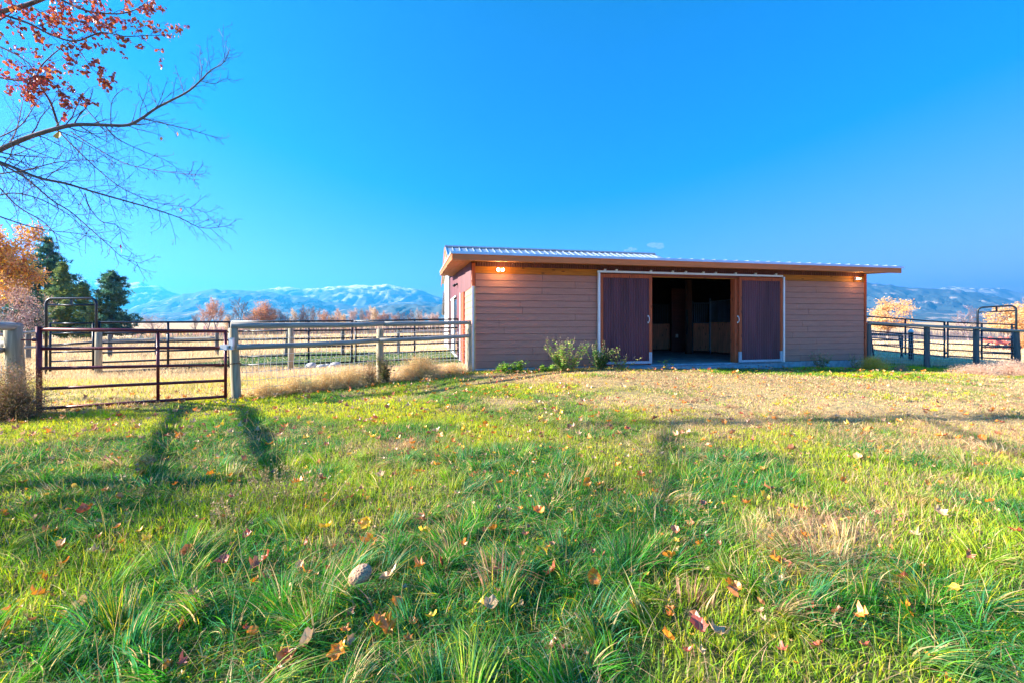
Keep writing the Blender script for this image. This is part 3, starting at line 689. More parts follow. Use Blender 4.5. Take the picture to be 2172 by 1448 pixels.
def arch(pxa, ya, pxb, yb, topa, topb, midy, label, railsy, group):
    A = Vector(((pxa-CX)/F*ya, ya, 0)); B = Vector(((pxb-CX)/F*yb, yb, 0)); org = Vector((A.x, A.y, g1(A.x, A.y)))
    e = empty('arched_gate_frame', org, label=label, cat='gate frame', group=group)
    za = EYE+(HY-topa)/F*ya; zb = EYE+(HY-topb)/F*yb; dirv = (B-A).normalized(); Lb = (B-A).length
    pts = [Vector((A.x,A.y,org.z-.05)), Vector((A.x,A.y,za-.16))]
    for k in range(1, 6):
        an = math.pi/2*k/6; p = A+dirv*(.16*(1-math.cos(an))); p.z = za-.16+.16*math.sin(an); pts.append(p)
    for k in range(6):
        an = math.pi/2*(k+.5)/6; p = B-dirv*(.16*(1-math.sin(an))); p.z = zb-.16+.16*math.cos(an); pts.append(p)
    pts += [Vector((B.x,B.y,zb-.17)), Vector((B.x,B.y,g1(B.x,B.y)-.05))]
    m_ = MB(); m_.tube([p-org for p in pts], .032, 10); m_.build('arch_tube', M['navy'], e, True)
    za2 = EYE+(HY-midy[0])/F*ya; zb2 = EYE+(HY-midy[1])/F*yb
    m_ = MB(); m_.tube([Vector((A.x,A.y,za2))-org, Vector((B.x,B.y,zb2))-org], .024, 8); m_.build('crossbar', M['navy'], e, True)
    c = A.lerp(B, .5); m_ = MB(); m_.box(c.x-.03-org.x, c.x+.03-org.x, c.y-.01-org.y, c.y+.01-org.y, (za2+zb2)/2-org.z+.02, (za+zb)/2-org.z-.02); m_.build('centre_strap', M['navy'], e)
    # the gate leaf hung in the frame
    i0 = A+dirv*.10; i1 = B-dirv*.08
    for (y0, y1) in railsy:
        m_ = MB(); m_.tube([Vector((i0.x,i0.y,EYE+(HY-y0)/F*ya))-org, Vector((i1.x,i1.y,EYE+(HY-y1)/F*yb))-org], .021, 8); m_.build('leaf_rail', M['navy'], e, True)
    for p, yy, yc in ((i0, ya, 0), (i1, yb, 1)):
        m_ = MB(); m_.tube([Vector((p.x,p.y,EYE+(HY-railsy[0][yc])/F*yy))-org, Vector((p.x,p.y,EYE+(HY-railsy[-1][yc])/F*yy-.05))-org], .026, 8); m_.build('leaf_upright', M['navy'], e, True)
    return e
arch(98, 11.3, 204.5, 11.4, 633, 633, (647.5, 647), 'tall dark arched gate frame standing left of the corral panels', [(686,686),(707,706.5),(731,726),(747,744),(766,763),(783,780)], 'arched corral gates')
# right corral
dr6b = [0, .22, .44, .66, .88, 1.10, 1.30]
panel(PT(1822,670,16.2), PT(2005,683.5,15.4), 0, [0,.30,.55,.80,1.05,1.25], (.01,.55,.99), 'dark corral panel behind the fence, next to the right end of the stable', r=.024)
panel(PT(2009,683.5,15.4), PT(2152,689,15.0), 0, [0,.27,.52,.77,1.0,1.22], (.01,.52,.96), 'dark corral panel joining the arched frame on the right', r=.024)
arch(2073.5, 15.8, 2155.5, 15.2, 652, 648.5, (662.5, 659.5), 'arched gate frame at the far right, behind the round rail fence', [(700,703),(720,721),(735,736),(748,750)], 'arched corral gates')

# wooden fence beyond the corral
zF = 17.0
pf = [(60,15.5,703),(233,17,705),(333,17.4,705),(460,17.6,703),(605,18,700),(727,18.5,699),(845,19,698)]
P0 = PG(60, 15.5); fc = empty('paddock_fence', tuple(P0), label='grey post and rail paddock fence seen through the corral panels', cat='fence')
for i, (px, yy, tp_) in enumerate(pf):
    p = PG(px, yy); post_mesh(p.x, p.y, P(0, tp_, yy).z, .075, parent=fc, org=tuple(P0), mat='postd', lean=((.12,0) if px == 605 else (0,0)))
rpts = [P(-20,742,14.5), P(100,733,15.5), P(233,722,17), P(333,719,17.4), P(460,716.5,17.6)]
for a, b in zip(rpts, rpts[1:]): rail_mesh(a, b, .05, fc, tuple(P0))
rpts = [P(-20,712,14.5), P(80,703,15.5)]
for a, b in zip(rpts, rpts[1:]): rail_mesh(a, b, .05, fc, tuple(P0))
rpts = [P(845,704,19), P(955,703,20)]
for a, b in zip(rpts, rpts[1:]): rail_mesh(a, b, .045, fc, tuple(P0))
for (px, yy, tp_, lb) in ((209,11.2,705,'tan wooden post beside the right leg of the arched gate frame'),(617,12.6,694,'short tan wooden post standing behind the wired rail fence')):
    p = PG(px, yy); mo = MB(); mo.tube([(0,0,-.2),(0,0,.7),(0,0,P(0,tp_,yy).z-p.z)], [.082,.078,.075], 12); ob = mo.build('wooden_post', M['post'], None, True); ob.location = p; tag(ob, lb, 'post')

# hay feeder, hydrant post, implement at the right
p = PG(1880, 18.5); hf = empty('hay_feeder', tuple(p), label='dark steel hitching frame standing in the field behind the right corral panel', cat='feeder')
mb = MB()
def RR(px, y, Y=18.5): return P(px, y, Y)-p
mb.tube([RR(1842,709), RR(1912,711)], .055, 8); mb.build('top_rail', M['navy'], hf, True)
mb = MB(); mb.tube([RR(1846,721), RR(1908,722)], .03, 8); mb.tube([RR(1848,730), RR(1908,731)], .025, 8); mb.build('lower_rail', M['navy'], hf, True)
for a, b in (((1846,709),(1853,756)), ((1907,710),(1914,758)), ((1914,712),(1912,760))):
    mb = MB(); mb.tube([RR(*a), RR(*b)], .04, 8); mb.build('leg', M['navy'], hf, True)
p = PG(1932, 16.8); hp = empty('hydrant_post', tuple(p), label='thick blue grey post with a pale pointed cap inside the right corral', cat='post')
mb = MB(); zt = P(0,706,16.8).z-p.z; mb.tube([(0,0,-.1),(0,0,zt)], [.085,.08], 12); mb.build('shaft', M['navy'], hp, True)
mb = MB(); mb.tube([(0,0,zt),(0,0,zt+.06),(0,0,zt+.16)], [.10,.09,.03], 10); mb.build('cap', M['wmetal'], hp, True)
p = PG(2130, 24); im = empty('farm_implement', tuple(p), label='faded red farm implement parked in the field at the far right', cat='farm machine')
Q = lambda px, y, Y=24: P(px, y, Y)-p
mb = MB(); mb.tube([Q(2086,722), Q(2140,728), Q(2200,726)], .10, 8); mb.tube([Q(2095,738), Q(2150,733), Q(2210,735)], .08, 8); mb.tube([Q(2120,716), Q(2150,745)], .08, 8); mb.tube([Q(2160,712,23), Q(2150,740,25)], .08, 8); mb.tube([Q(2110,724,23), Q(2126,742,25)], .07, 8); mb.build('frame', M['red'], im, True)
mb = MB(); mb.tube([Q(2098,716,23.6), Q(2122,722,24.2), Q(2140,716,24.0)], .06, 6); mb.tube([Q(2140,745,23.4), Q(2158,722,24.4), Q(2172,719,24)], .06, 6)
mb.build('lift_arm', M['red'], im, True)
for k in range(9):
    px_ = 2100+k*10; mb = MB(); mb.tube([Q(px_,732,24), Q(px_-3,742,23.7), Q(px_-1,748,23.6)], .022, 5); mb.build('tine', M['red'], im, True)
for px, Y in ((2105,23.5),(2150,23.5),(2180,24.5)):
    mb = MB(); c = Q(px, 739, Y); n = 16
    ring = [c+Vector((.42*math.cos(2*math.pi*k/n), .04*math.sin(4*k), .30+.30*math.sin(2*math.pi*k/n)-.25)) for k in range(n+1)]
    mb.tube(ring, .035, 6, False)
    for k in range(0, n, 2): mb.tube([c+Vector((0,0,.05)), ring[k]], .012, 5)
    mb.build('wheel', M['black'], im, True)

# ------------------------------------------------------------------ rocks
def rock(px, Y, r, lb, flat=.55):
    p = PG(px, Y); m_ = MB(); m_.ell((0,0,r*flat*.5), (r,r*.8,r*flat), 12, 8, .10); ob = m_.build('field_stone', M['rock'], None, True); ob.location = p; ob.rotation_euler.z = random.uniform(0,3)
    tag(ob, lb, 'stone', group='pale stones beyond the wired fence'); return ob
rock(660, 13.2, .20, 'leftmost pale stone on the grass behind the wire mesh'); rock(683, 12.9, .16, 'low pale stone behind the wire mesh, second from the left'); rock(695, 13.3, .15, 'smallest pale stone behind the wire mesh'); rock(712, 13.0, .21, 'rightmost and largest pale stone behind the wire mesh')
p = PG(2050, 13.0); m_ = MB(); m_.ell((0,0,.02), (.16,.08,.05), 10, 6, .12); ob = m_.build('field_stone', M['rock'], None, True); ob.location = p; tag(ob, 'flat white stone in the shade in front of the right rail fence', 'stone')
# puffball
def puff(px, Y, r, lb, tilt=.5):
    p = PG(px, Y); m, t, b = newmat('speckled tan puffball'); N = t.nodes; Lk = t.links
    vo = N.new('ShaderNodeTexVoronoi'); vo.inputs['Scale'].default_value = 95; tc = N.new('ShaderNodeTexCoord'); Lk.new(tc.outputs['Object'], vo.inputs['Vector'])
    rp_ = N.new('ShaderNodeValToRGB'); rp_.color_ramp.elements[0].position = .2; rp_.color_ramp.elements[0].color = (.20,.11,.08,1); rp_.color_ramp.elements[1].position = .45; rp_.color_ramp.elements[1].color = (.58,.33,.20,1)
    Lk.new(vo.outputs['Distance'], rp_.inputs[0]); Lk.new(rp_.outputs[0], b.inputs['Base Color']); b.inputs['Roughness'].default_value = .9
    bp = N.new('ShaderNodeBump'); bp.inputs['Distance'].default_value = .004; Lk.new(vo.outputs['Distance'], bp.inputs['Height']); Lk.new(bp.outputs[0], b.inputs['Normal'])
    m_ = MB(); m_.ell((0,0,0), (r,r*.75,r*.72), 24, 16, .03); ob = m_.build('puffball', m, None, True); ob.location = p+Vector((0,0,.14)); ob.rotation_euler = (.1,-tilt,.3)
    tag(ob, lb, 'puffball')
puff(764, 2.20, .062, 'tan oval puffball with dark speckles lying in the foreground grass')

# ------------------------------------------------------------------ plants
class Strip:
    """many thin ribbons collected in numpy-friendly lists"""
    def __init__(s): s.mb = MB()
    def blade(s, p, d, L, w_, col, bend=.4, n=3):
        m_ = s.mb.col(col); p = Vector(p); d = Vector(d).normalized(); side = d.cross(Vector((random.gauss(0,1), random.gauss(0,1), random.gauss(0,.3)))).normalized()*w_
        vs_ = []; dn = Vector((random.gauss(0,.3), random.gauss(0,.3), -bend))
        for i in range(n):
            t = i/n; q = p+d*L*t+dn*L*t*t*.5; vs_ += [q-side*(1-t*.6), q+side*(1-t*.6)]
        vs_.append(p+d*L+dn*L*.5)
        m_.add(vs_, [(2*i,2*i+1,2*i+3,2*i+2) for i in range(n-1)]+[(2*n-2,2*n-1,2*n)])
    def leaf(s, p, d, L, w_, col):
        d = Vector(d).normalized(); u = d.cross(Vector((random.gauss(0,.4),random.gauss(0,.4),1))).normalized()*w_; p = Vector(p)
        s.mb.col(col).add([p, p+d*L*.45+u, p+d*L, p+d*L*.45-u], [(0,1,2,3)])
def jit(c, v=.25):
    k = 1+random.uniform(-v, v); return (c[0]*k*random.uniform(.92,1.08), c[1]*k, c[2]*k*random.uniform(.9,1.1))
def weed(name, px, Y, h, spread, stems, greens, label, cat='weed', seedtop=True, leafs=36, leafL=.045, back=None):
    p = PG(px, Y) if back is None else back
    e = empty(name, tuple(p), label=label, cat=cat); st = Strip(); lf = Strip()
    for i in range(stems):
        a = random.uniform(0, 6.28); b0 = Vector((math.cos(a), math.sin(a)*.5, 0))*spread*.25*random.random()
        d = Vector((math.cos(a)*random.random()*spread/h, math.sin(a)*.4*spread/h, 1)); L = h*random.uniform(.4, 1.0); lx, ly = random.gauss(0,.10), random.gauss(0,.06)
        CV = lambda t: b0+d*L*t+Vector((math.sin(t*3+a)*.03+lx*t*t, ly*t*t, -.08*t*t*abs(lx)))
        pts = [CV(t) for t in (0,.3,.6,.85,1)]
        st.mb.col(jit((.26,.20,.10))).tube(pts, [.005,.005,.004,.003,.002], 4)
        for k in range(leafs):
            t = random.uniform(.05, .92)**.8; q = CV(t)+Vector((random.gauss(0,.02),random.gauss(0,.02),random.gauss(0,.02))); c = jit(random.choice(greens), .35)
            an = random.uniform(0, 6.28); lf.leaf(q, (math.cos(an), math.sin(an), random.uniform(-.3,.6)), leafL*1.6*random.uniform(.6,1.3)*(1.3-t*.6), leafL*.45, c)
        if seedtop:
            for k in range(14):
                t = random.uniform(.78, 1.02); q = b0+d*L*t; st.leaf(q, (random.gauss(0,1), random.gauss(0,1), .8), .022, .008, jit((.48,.36,.22)))
    st.mb.build('stems', M['twig'], e, color=True); lf.mb.build('leaves', M['fol'], e, color=True); return e
G1 = [(.34,.62,.03),(.18,.45,.03),(.45,.62,.06)]; G2 = [(.16,.40,.05),(.32,.58,.03),(.60,.58,.14)]
weed('leafy_weed', 1062, 10.75, .28, .26, 14, G1, 'small leafy weed against the siding, nearest the left corner of the stable', seedtop=False)
weed('leafy_weed', 1098, 10.8, .34, .2, 12, G1, 'second small leafy weed along the siding, right of the corner clump', seedtop=False)
weed('leafy_weed', 1160, 11.0, .2, .3, 10, G1, 'low green weeds at the foot of the siding, left of the tall seeding weed', seedtop=False)
weed('seeding_weed', 1200, 10.95, .92, .7, 34, G2, 'tall spreading weed with pale seed heads against the brown siding', leafs=40)
weed('seeding_weed', 1272, 11.15, .86, .42, 26, [(.09,.24,.02),(.04,.16,.02)], 'upright green weed at the left edge of the left sliding door', leafs=46)
weed('seeding_weed', 1318, 11.25, .62, .5, 14, G2, 'thin pale seeded weed in front of the left sliding door', leafs=14)
weed('sprout', 1413, 11.75, .36, .16, 5, G1, 'single small green sprout in front of the dark doorway', seedtop=False, leafs=12)
weed('grassy_weed', 1742, 12.9, .60, .55, 20, [(.20,.24,.03),(.30,.28,.06)], 'yellow green grassy weed against the foundation right of the doors', leafs=12)
weed('grassy_weed', 1812, 13.1, .50, .30, 12, [(.26,.24,.05),(.40,.30,.12)], 'dry straggling weed at the right corner of the stable', leafs=8)
weed('climbing_vine', 817, 9.58, .72, .20, 22, [(.06,.14,.02),(.22,.22,.03),(.30,.22,.06)], 'green and yellow vine growing up the middle fence post', cat='vine', leafs=30)
weed('leafy_weed', 650, 8.9, .25, .3, 12, [(.16,.32,.05)], 'pale green weed at the foot of the wire mesh, left of the tumbleweeds', seedtop=False)
def tumble(px, Y, r, h, n, cols, label, name='tumbleweed'):
    p = PG(px, Y); st = Strip()
    for i in range(n):
        a = random.uniform(0, 6.28); el = random.uniform(.05, 1.5); rr = random.uniform(0,.35)
        d = Vector((math.cos(a)*math.cos(el)*r, math.sin(a)*math.cos(el)*r*.7, math.sin(el)*h)); q = d*rr*random.random()
        q += Vector((random.gauss(0,.1)*r, random.gauss(0,.1)*r, 0))
        L = d.length*random.uniform(.45, .75); dd = d.normalized()+Vector((random.gauss(0,.35),random.gauss(0,.35),random.gauss(0,.3)))
        st.blade(q+d*.25*random.random(), dd, L, .0026, jit(random.choice(cols), .3), bend=.5, n=3)
        tip = q+d*random.uniform(.5, 1.0)
        for k in range(3): st.leaf(tip+Vector((random.gauss(0,.03),random.gauss(0,.03),random.gauss(0,.03))), (random.gauss(0,1),random.gauss(0,1),random.gauss(0,1)), .035, .004, jit(random.choice(cols), .3))
    ob = st.mb.build(name, M['drygrass'], None, color=True); ob.location = p; return tag(ob, label, 'dry bush')
TC = [(.84,.62,.28),(.74,.50,.20),(.90,.72,.38)]
tumble(893, 10.0, .62, .50, 3800, TC, 'large round tan tumbleweed between the vine post and the stable')
tumble(742, 9.15, .55, .36, 2600, TC, 'low spread of tan tumbleweed left of the vine post')
tumble(560, 8.15, .42, .26, 1200, TC, 'low straw tuft at the foot of the wire mesh, nearest the gate post', 'dry_tuft')
tumble(625, 8.5, .5, .30, 1500, TC, 'low straw tuft at the foot of the wire mesh, second from the gate post', 'dry_tuft')
tumble(690, 8.85, .5, .33, 1700, TC, 'low straw tuft just left of the spread tan tumbleweed', 'dry_tuft')
tumble(960, 10.5, .4, .24, 900, TC, 'short straw tuft between the round tumbleweed and the stable corner', 'dry_tuft')
tumble(785, 9.3, .25, .50, 700, [(.50,.28,.14),(.42,.30,.12)], 'small reddish dry bush just left of the vine post')
tumble(1852, 12.9, .48, .36, 2400, [(.80,.62,.04),(.62,.56,.04),(.80,.55,.22)], 'yellow wiry bush just past the right corner of the stable', 'yellow_bush')
tumble(2150, 12.1, .85, .38, 2800, [(.80,.56,.40),(.68,.45,.32)], 'pinkish dry brush at the right edge in front of the rail fence', 'dry_brush')
tumble(2075, 12.0, .7, .26, 1800, [(.80,.56,.40),(.68,.45,.32)], 'lower pinkish dry brush left of the brush at the right edge', 'dry_brush')
tumble(1912, 12.7, .18, .18, 300, [(.55,.34,.22)], 'tiny tan dry tuft right of the yellow wiry bush', 'dry_tuft')
tumble(20, 6.1, .55, .75, 2600, [(.42,.24,.12),(.36,.22,.14),(.20,.18,.06)], 'brown dry brush around the foot of the hinge post', 'dry_brush')
def dryweed(px, Y, h, n, label, spread=.25, col=(.42,.30,.13)):
    p = PG(px, Y); e = empty('dry_weed', tuple(p), label=label, cat='weed'); st = Strip(); sd_ = Strip()
    for i in range(n):
        a = random.uniform(0, 6.28); b0 = Vector((math.cos(a), math.sin(a), 0))*spread*.4*random.random(); d = Vector((random.gauss(0,.4), random.gauss(0,.3), 1)).normalized(); L = h*random.uniform(.6,1)
        st.mb.col(jit(col)).tube([b0, b0+d*L*.5+Vector((.01,0,0)), b0+d*L], [.0022,.0018,.001], 3)
        for k in range(16):
            t = random.uniform(.4, 1); sd_.leaf(b0+d*L*t, (random.gauss(0,1),random.gauss(0,1),.6), .022, .005, jit((.50,.36,.16)))
    b_ = len(st.mb.v); st.mb.v += sd_.mb.v; st.mb.c += sd_.mb.c; st.mb.f += [tuple(b_+k for k in f) for f in sd_.mb.f]; st.mb.build('stalks', M['drygrass'], e, color=True)
dryweed(575, 3.35, .40, 30, 'cluster of tall tan seeding weeds in the left foreground', .5)
dryweed(470, 2.9, .30, 16, 'shorter brown seeding weeds at the left of the foreground cluster', .4)
dryweed(660, 3.25, .38, 10, 'leaning dry stalks right of the foreground weed cluster', .4, (.50,.32,.12))
dryweed(1700, 4.2, .34, 3, 'few thin upright brown stalks in the right foreground grass', .9, (.30,.16,.12))

# ------------------------------------------------------------------ trees
def branch_tree(trunk, crown, base, h, r0, levels, spread, leafc=None, leafn=0, leafL=.2, seed=1, up=.55, twigcol=(.2,.14,.12), droop=0, forks=1, kids=(7,6,5), startz=.25, wood_c=None, ratio=.55, leafw=.45, thr=2, rmin=.004):
    rn = random.Random(seed)
    def go(p, d, L, r, lv):
        n = 4 if lv < 2 else 3; pts = [p.copy()]; q = p.copy(); dd = d.copy()
        for i in range(n):
            dd = (dd+Vector((rn.gauss(0,.13), rn.gauss(0,.13), rn.gauss(0,.08)+(up*.15 if lv else .05)-droop*lv*.05))).normalized(); q = q+dd*L/n; pts.append(q.copy())
        rad = [max(r*(1-.75*i/n), rmin) for i in range(n+1)]
        tgt = trunk if lv < thr else crown
        tgt.col(wood_c if (lv < thr and wood_c) else tuple(c*rn.uniform(.8,1.25) for c in twigcol))
        tgt.tube(pts, rad, 6 if lv == 0 else (4 if lv == 1 else 3), False)
        if lv < levels:
            kn = kids[min(lv, len(kids)-1)]
            for k in range(kn):
                t = startz+(1-startz)*(k+rn.random())/kn if lv == 0 else .2+.8*(k+rn.random())/kn
                i = min(int(t*n), n-1); b = pts[i].lerp(pts[i+1], t*n-i)
                ax = Vector((rn.gauss(0,1), rn.gauss(0,1), rn.gauss(0,.4))); ax = (ax-dd*ax.dot(dd)).normalized()
                nd = (dd*up+ax*spread+Vector((0,0,.25*up))).normalized()
                go(b, nd, L*ratio*rn.uniform(.7,1.15)*(1.15-.4*t), rad[i]*.6, lv+1)
        if leafc and lv >= levels-1:
            for k in range(leafn):
                b = pts[rn.randrange(1, len(pts))]+Vector((rn.gauss(0,1), rn.gauss(0,1), rn.gauss(0,1)))*leafL*.8
                c = rn.choice(leafc); kk = rn.uniform(.65,1.3); crown.col((c[0]*kk, c[1]*kk, c[2]*kk))
                u = Vector((rn.gauss(0,1), rn.gauss(0,1), rn.gauss(0,1))).normalized(); v = u.orthogonal().normalized()
                s_ = leafL*rn.uniform(.5,1.1); crown.add([b, b+u*s_*.5+v*s_*leafw, b+u*s_, b+u*s_*.5-v*s_*leafw], [(0,1,2,3)])
    go(Vector(base), Vector((0,0,1)), h, r0, 0)
def tree_proto(name, h, **k):
    t, c = MB(), MB(); branch_tree(t, c, (0,0,-.3), h, **k)
    return t.mesh('trunk', M['twig'], color=True), c.mesh('crown', M['fol'], color=True)
OR = [(.62,.27,.12),(.55,.22,.10),(.66,.36,.14)]; YE = [(.72,.45,.10),(.66,.36,.08),(.70,.50,.18)]; PK = [(.55,.33,.26),(.5,.28,.2)]
wc = (.30,.22,.19)
protos = {
 'orange': tree_proto('o', 11, r0=.35, levels=3, spread=.62, rmin=.03, leafc=OR, leafn=9, leafL=.5, seed=2, kids=(9,6,5), wood_c=wc, twigcol=(.46,.25,.17), startz=.3, leafw=.16),
 'round':  tree_proto('r', 9, r0=.35, levels=3, spread=.85, rmin=.03, leafc=OR, leafn=9, leafL=.5, seed=5, kids=(8,6,6), wood_c=wc, twigcol=(.46,.25,.17), startz=.35, ratio=.6, leafw=.16),
 'bare':   tree_proto('b', 11, r0=.30, levels=3, spread=.6, rmin=.045, seed=8, kids=(10,7,5), wood_c=(.17,.13,.12), twigcol=(.24,.17,.17), startz=.3),
 'bare2':  tree_proto('b2', 10, r0=.28, levels=3, spread=.5, rmin=.04, seed=13, kids=(9,7,6), wood_c=(.2,.16,.14), twigcol=(.36,.28,.26), startz=.25),
 'yellow': tree_proto('y', 11, r0=.32, levels=3, spread=.45, leafc=[(.66,.42,.15),(.62,.36,.14)], rmin=.03, leafn=12, leafL=.6, seed=21, kids=(9,6,4), wood_c=wc, twigcol=(.5,.36,.22), startz=.15, leafw=.2),
 'pale':   tree_proto('p', 9, r0=.25, levels=3, spread=.6, leafc=PK, rmin=.03, leafn=8, leafL=.45, seed=33, kids=(8,6,5), wood_c=wc, twigcol=(.5,.36,.3), startz=.2, leafw=.15),
}
desc = {'orange':'rusty orange tall cottonwood','round':'broad rounded rusty cottonwood','bare':'dark bare cottonwood','bare2':'greyish bare cottonwood','yellow':'pale yellow poplar','pale':'small pinkish half bare tree'}
def place(kind, px, top, Y, label, wx=1.0, base_off=0, group=None, cat='tree', nm=None, rot=None):
    X = (px-CX)/F*Y; z0 = g1(X, Y)+base_off; H = P(0, top, Y).z-z0; me = protos[kind]
    e = empty(nm or 'cottonwood_tree', (X, Y, z0), random.uniform(0, 6.28) if rot is None else rot, label=label, cat=cat, group=group)
    for n_, m_ in zip(('trunk', 'crown'), me):
        o_ = bpy.data.objects.new(n_, m_); COL.objects.link(o_); o_.parent = e
    zmax = max(v.co.z for v in me[1].vertices); s_ = H/zmax; e.scale = (s_*wx, s_*wx, s_)
    return e
row = [(418,663,'bare2'),(436,634,'orange'),(462,628,'orange'),(499,630,'bare'),(483,664,'yellow'),(520,664,'pale'),(545,638,'round'),(575,634,'round'),(597,656,'bare2'),(612,662,'bare'),(626,650,'yellow'),
 (641,645,'bare'),(652,652,'bare'),(664,648,'bare'),(680,657,'pale'),(693,656,'orange'),(704,664,'yellow'),(720,651,'orange'),(728,663,'yellow'),(750,650,'pale'),(764,653,'bare2'),(777,652,'orange'),
 (795,645,'yellow'),(807,653,'orange'),(817,656,'pale'),(832,661,'pale'),(843,659,'bare2'),(855,660,'bare'),(868,656,'bare'),(884,652,'bare2'),(903,662,'pale'),(920,661,'pale'),(932,660,'pale')]
for i, (px, top, kd) in enumerate(row):
    nb = 'of the riverside row' if i % 2 else 'in the riverside row'
    pos = 'left of the rail fence gap' if px < 480 else ('above the left half of the wired fence' if px < 700 else ('above the middle fence post' if px < 830 else 'close to the stable roof edge'))
    wx = {'round':1.25,'bare':.8,'bare2':.8,'yellow':.6,'orange':.8,'pale':.7}[kd]
    place(kd, px, top, random.uniform(195, 235), '%s, number %d from the left in the riverside row' % (desc[kd], i+1), wx, group='cottonwoods along the river')
# riverside brush (uncountable)
st = MB(); rn = random.Random(4)
for i in range(5200):
    px = rn.uniform(280, 1000); Y = rn.uniform(205, 260); X = (px-CX)/F*Y; z = g1(X, Y); H = rn.uniform(1.5, 6)*(.6 if px < 430 else 1); c = rn.choice([(.50,.34,.25),(.42,.27,.2),(.3,.22,.2),(.6,.42,.2)])
    dx = rn.gauss(0,.5); w_ = rn.uniform(.06,.22); st.col(tuple(v*rn.uniform(.7,1.2) for v in c)).add([(X-w_,Y,z),(X+w_,Y,z),(X+dx+w_*.3,Y+rn.gauss(0,.4),z+H),(X+dx-w_*.3,Y,z+H)], [(0,1,2,3)])
for i in range(2500):
    px = rn.uniform(1700, 2400); Y = rn.uniform(120, 220); X = (px-CX)/F*Y; z = g1(X, Y); H = rn.uniform(1, 4.0); c = rn.choice([(.45,.36,.32),(.6,.45,.3),(.36,.3,.3)])
    dx = rn.gauss(0,.5); w_ = rn.uniform(.06,.25); st.col(c).add([(X-w_,Y,z),(X+w_,Y,z),(X+dx+w_*.3,Y,z+H),(X+dx-w_*.3,Y,z+H)], [(0,1,2,3)])
o = st.build('riverside_brush', M['fol'], None, color=True); tag(o, 'thin bare brush filling in under the riverside trees', 'brush', kind='stuff')
# right side trees
protos['gold'] = tree_proto('g', 6, r0=.22, levels=3, spread=.85, leafc=[(.80,.46,.13),(.74,.40,.12),(.84,.56,.24)], leafn=14, leafL=.36, rmin=.012, seed=41, kids=(9,6,5), wood_c=wc, twigcol=(.5,.34,.2), startz=.15, ratio=.62, leafw=.3)
protos['purple'] = tree_proto('pp', 5, r0=.2, levels=3, spread=.9, rmin=.018, seed=44, kids=(9,7,7), wood_c=(.22,.16,.17), twigcol=(.30,.20,.22), startz=.15, ratio=.62)
place('gold', 1884, 627, 62, 'golden round tree in the field just right of the stable', 1.25, rot=.6, nm='golden_tree')
place('purple', 2056, 646, 70, 'bare purplish tree behind the right arched frame', 1.1, nm='bare_tree')
place('gold', 2135, 640, 48, 'orange leaved tree seen through the right arched frame', 1.0, nm='orange_tree')
place('gold', 2185, 622, 44, 'orange leaved tree cut by the right edge of the photo', 1.15, nm='orange_tree')
e = place('gold', 2205, 690, 20, 'low bright yellow bush at the right edge behind the fence', 1.9, nm='yellow_shrub', cat='bush')
# left trees
protos['amber'] = tree_proto('a', 7, r0=.22, levels=3, spread=.6, leafc=[(.90,.50,.02),(.85,.38,.03),(.92,.62,.03),(.62,.27,.08)], leafn=22, leafL=.30, seed=51, kids=(12,7,5), wood_c=wc, twigcol=(.30,.17,.13), startz=.25, ratio=.55, leafw=.3)
protos['bramble'] = tree_proto('br', 4, r0=.1, levels=3, spread=.8, leafc=[(.42,.22,.17),(.35,.19,.16),(.5,.3,.2)], leafn=3, leafL=.16, seed=57, kids=(10,7,5), wood_c=(.3,.2,.18), twigcol=(.32,.2,.19), startz=.05, ratio=.6, leafw=.2)
place('amber', -14, 458, 30, 'yellow and orange leaved tree at the left edge', .78, nm='amber_tree', rot=1.0)
place('amber', -120, 440, 33, 'amber tree partly beyond the left edge', 1.0, nm='amber_tree', rot=2.5)
place('bramble', 18, 585, 24, 'pinkish bare thicket tree below the amber tree', 1.0, nm='thicket_bush', cat='bush')
place('bramble', 60, 640, 22, 'low bare brush left of the arched gate frame', 1.1, nm='thicket_bush', cat='bush')
place('bramble', 330, 660, 130, 'faint bare bush on the far side of the field, left of the riverside row', 1.2, nm='field_bush', cat='bush')
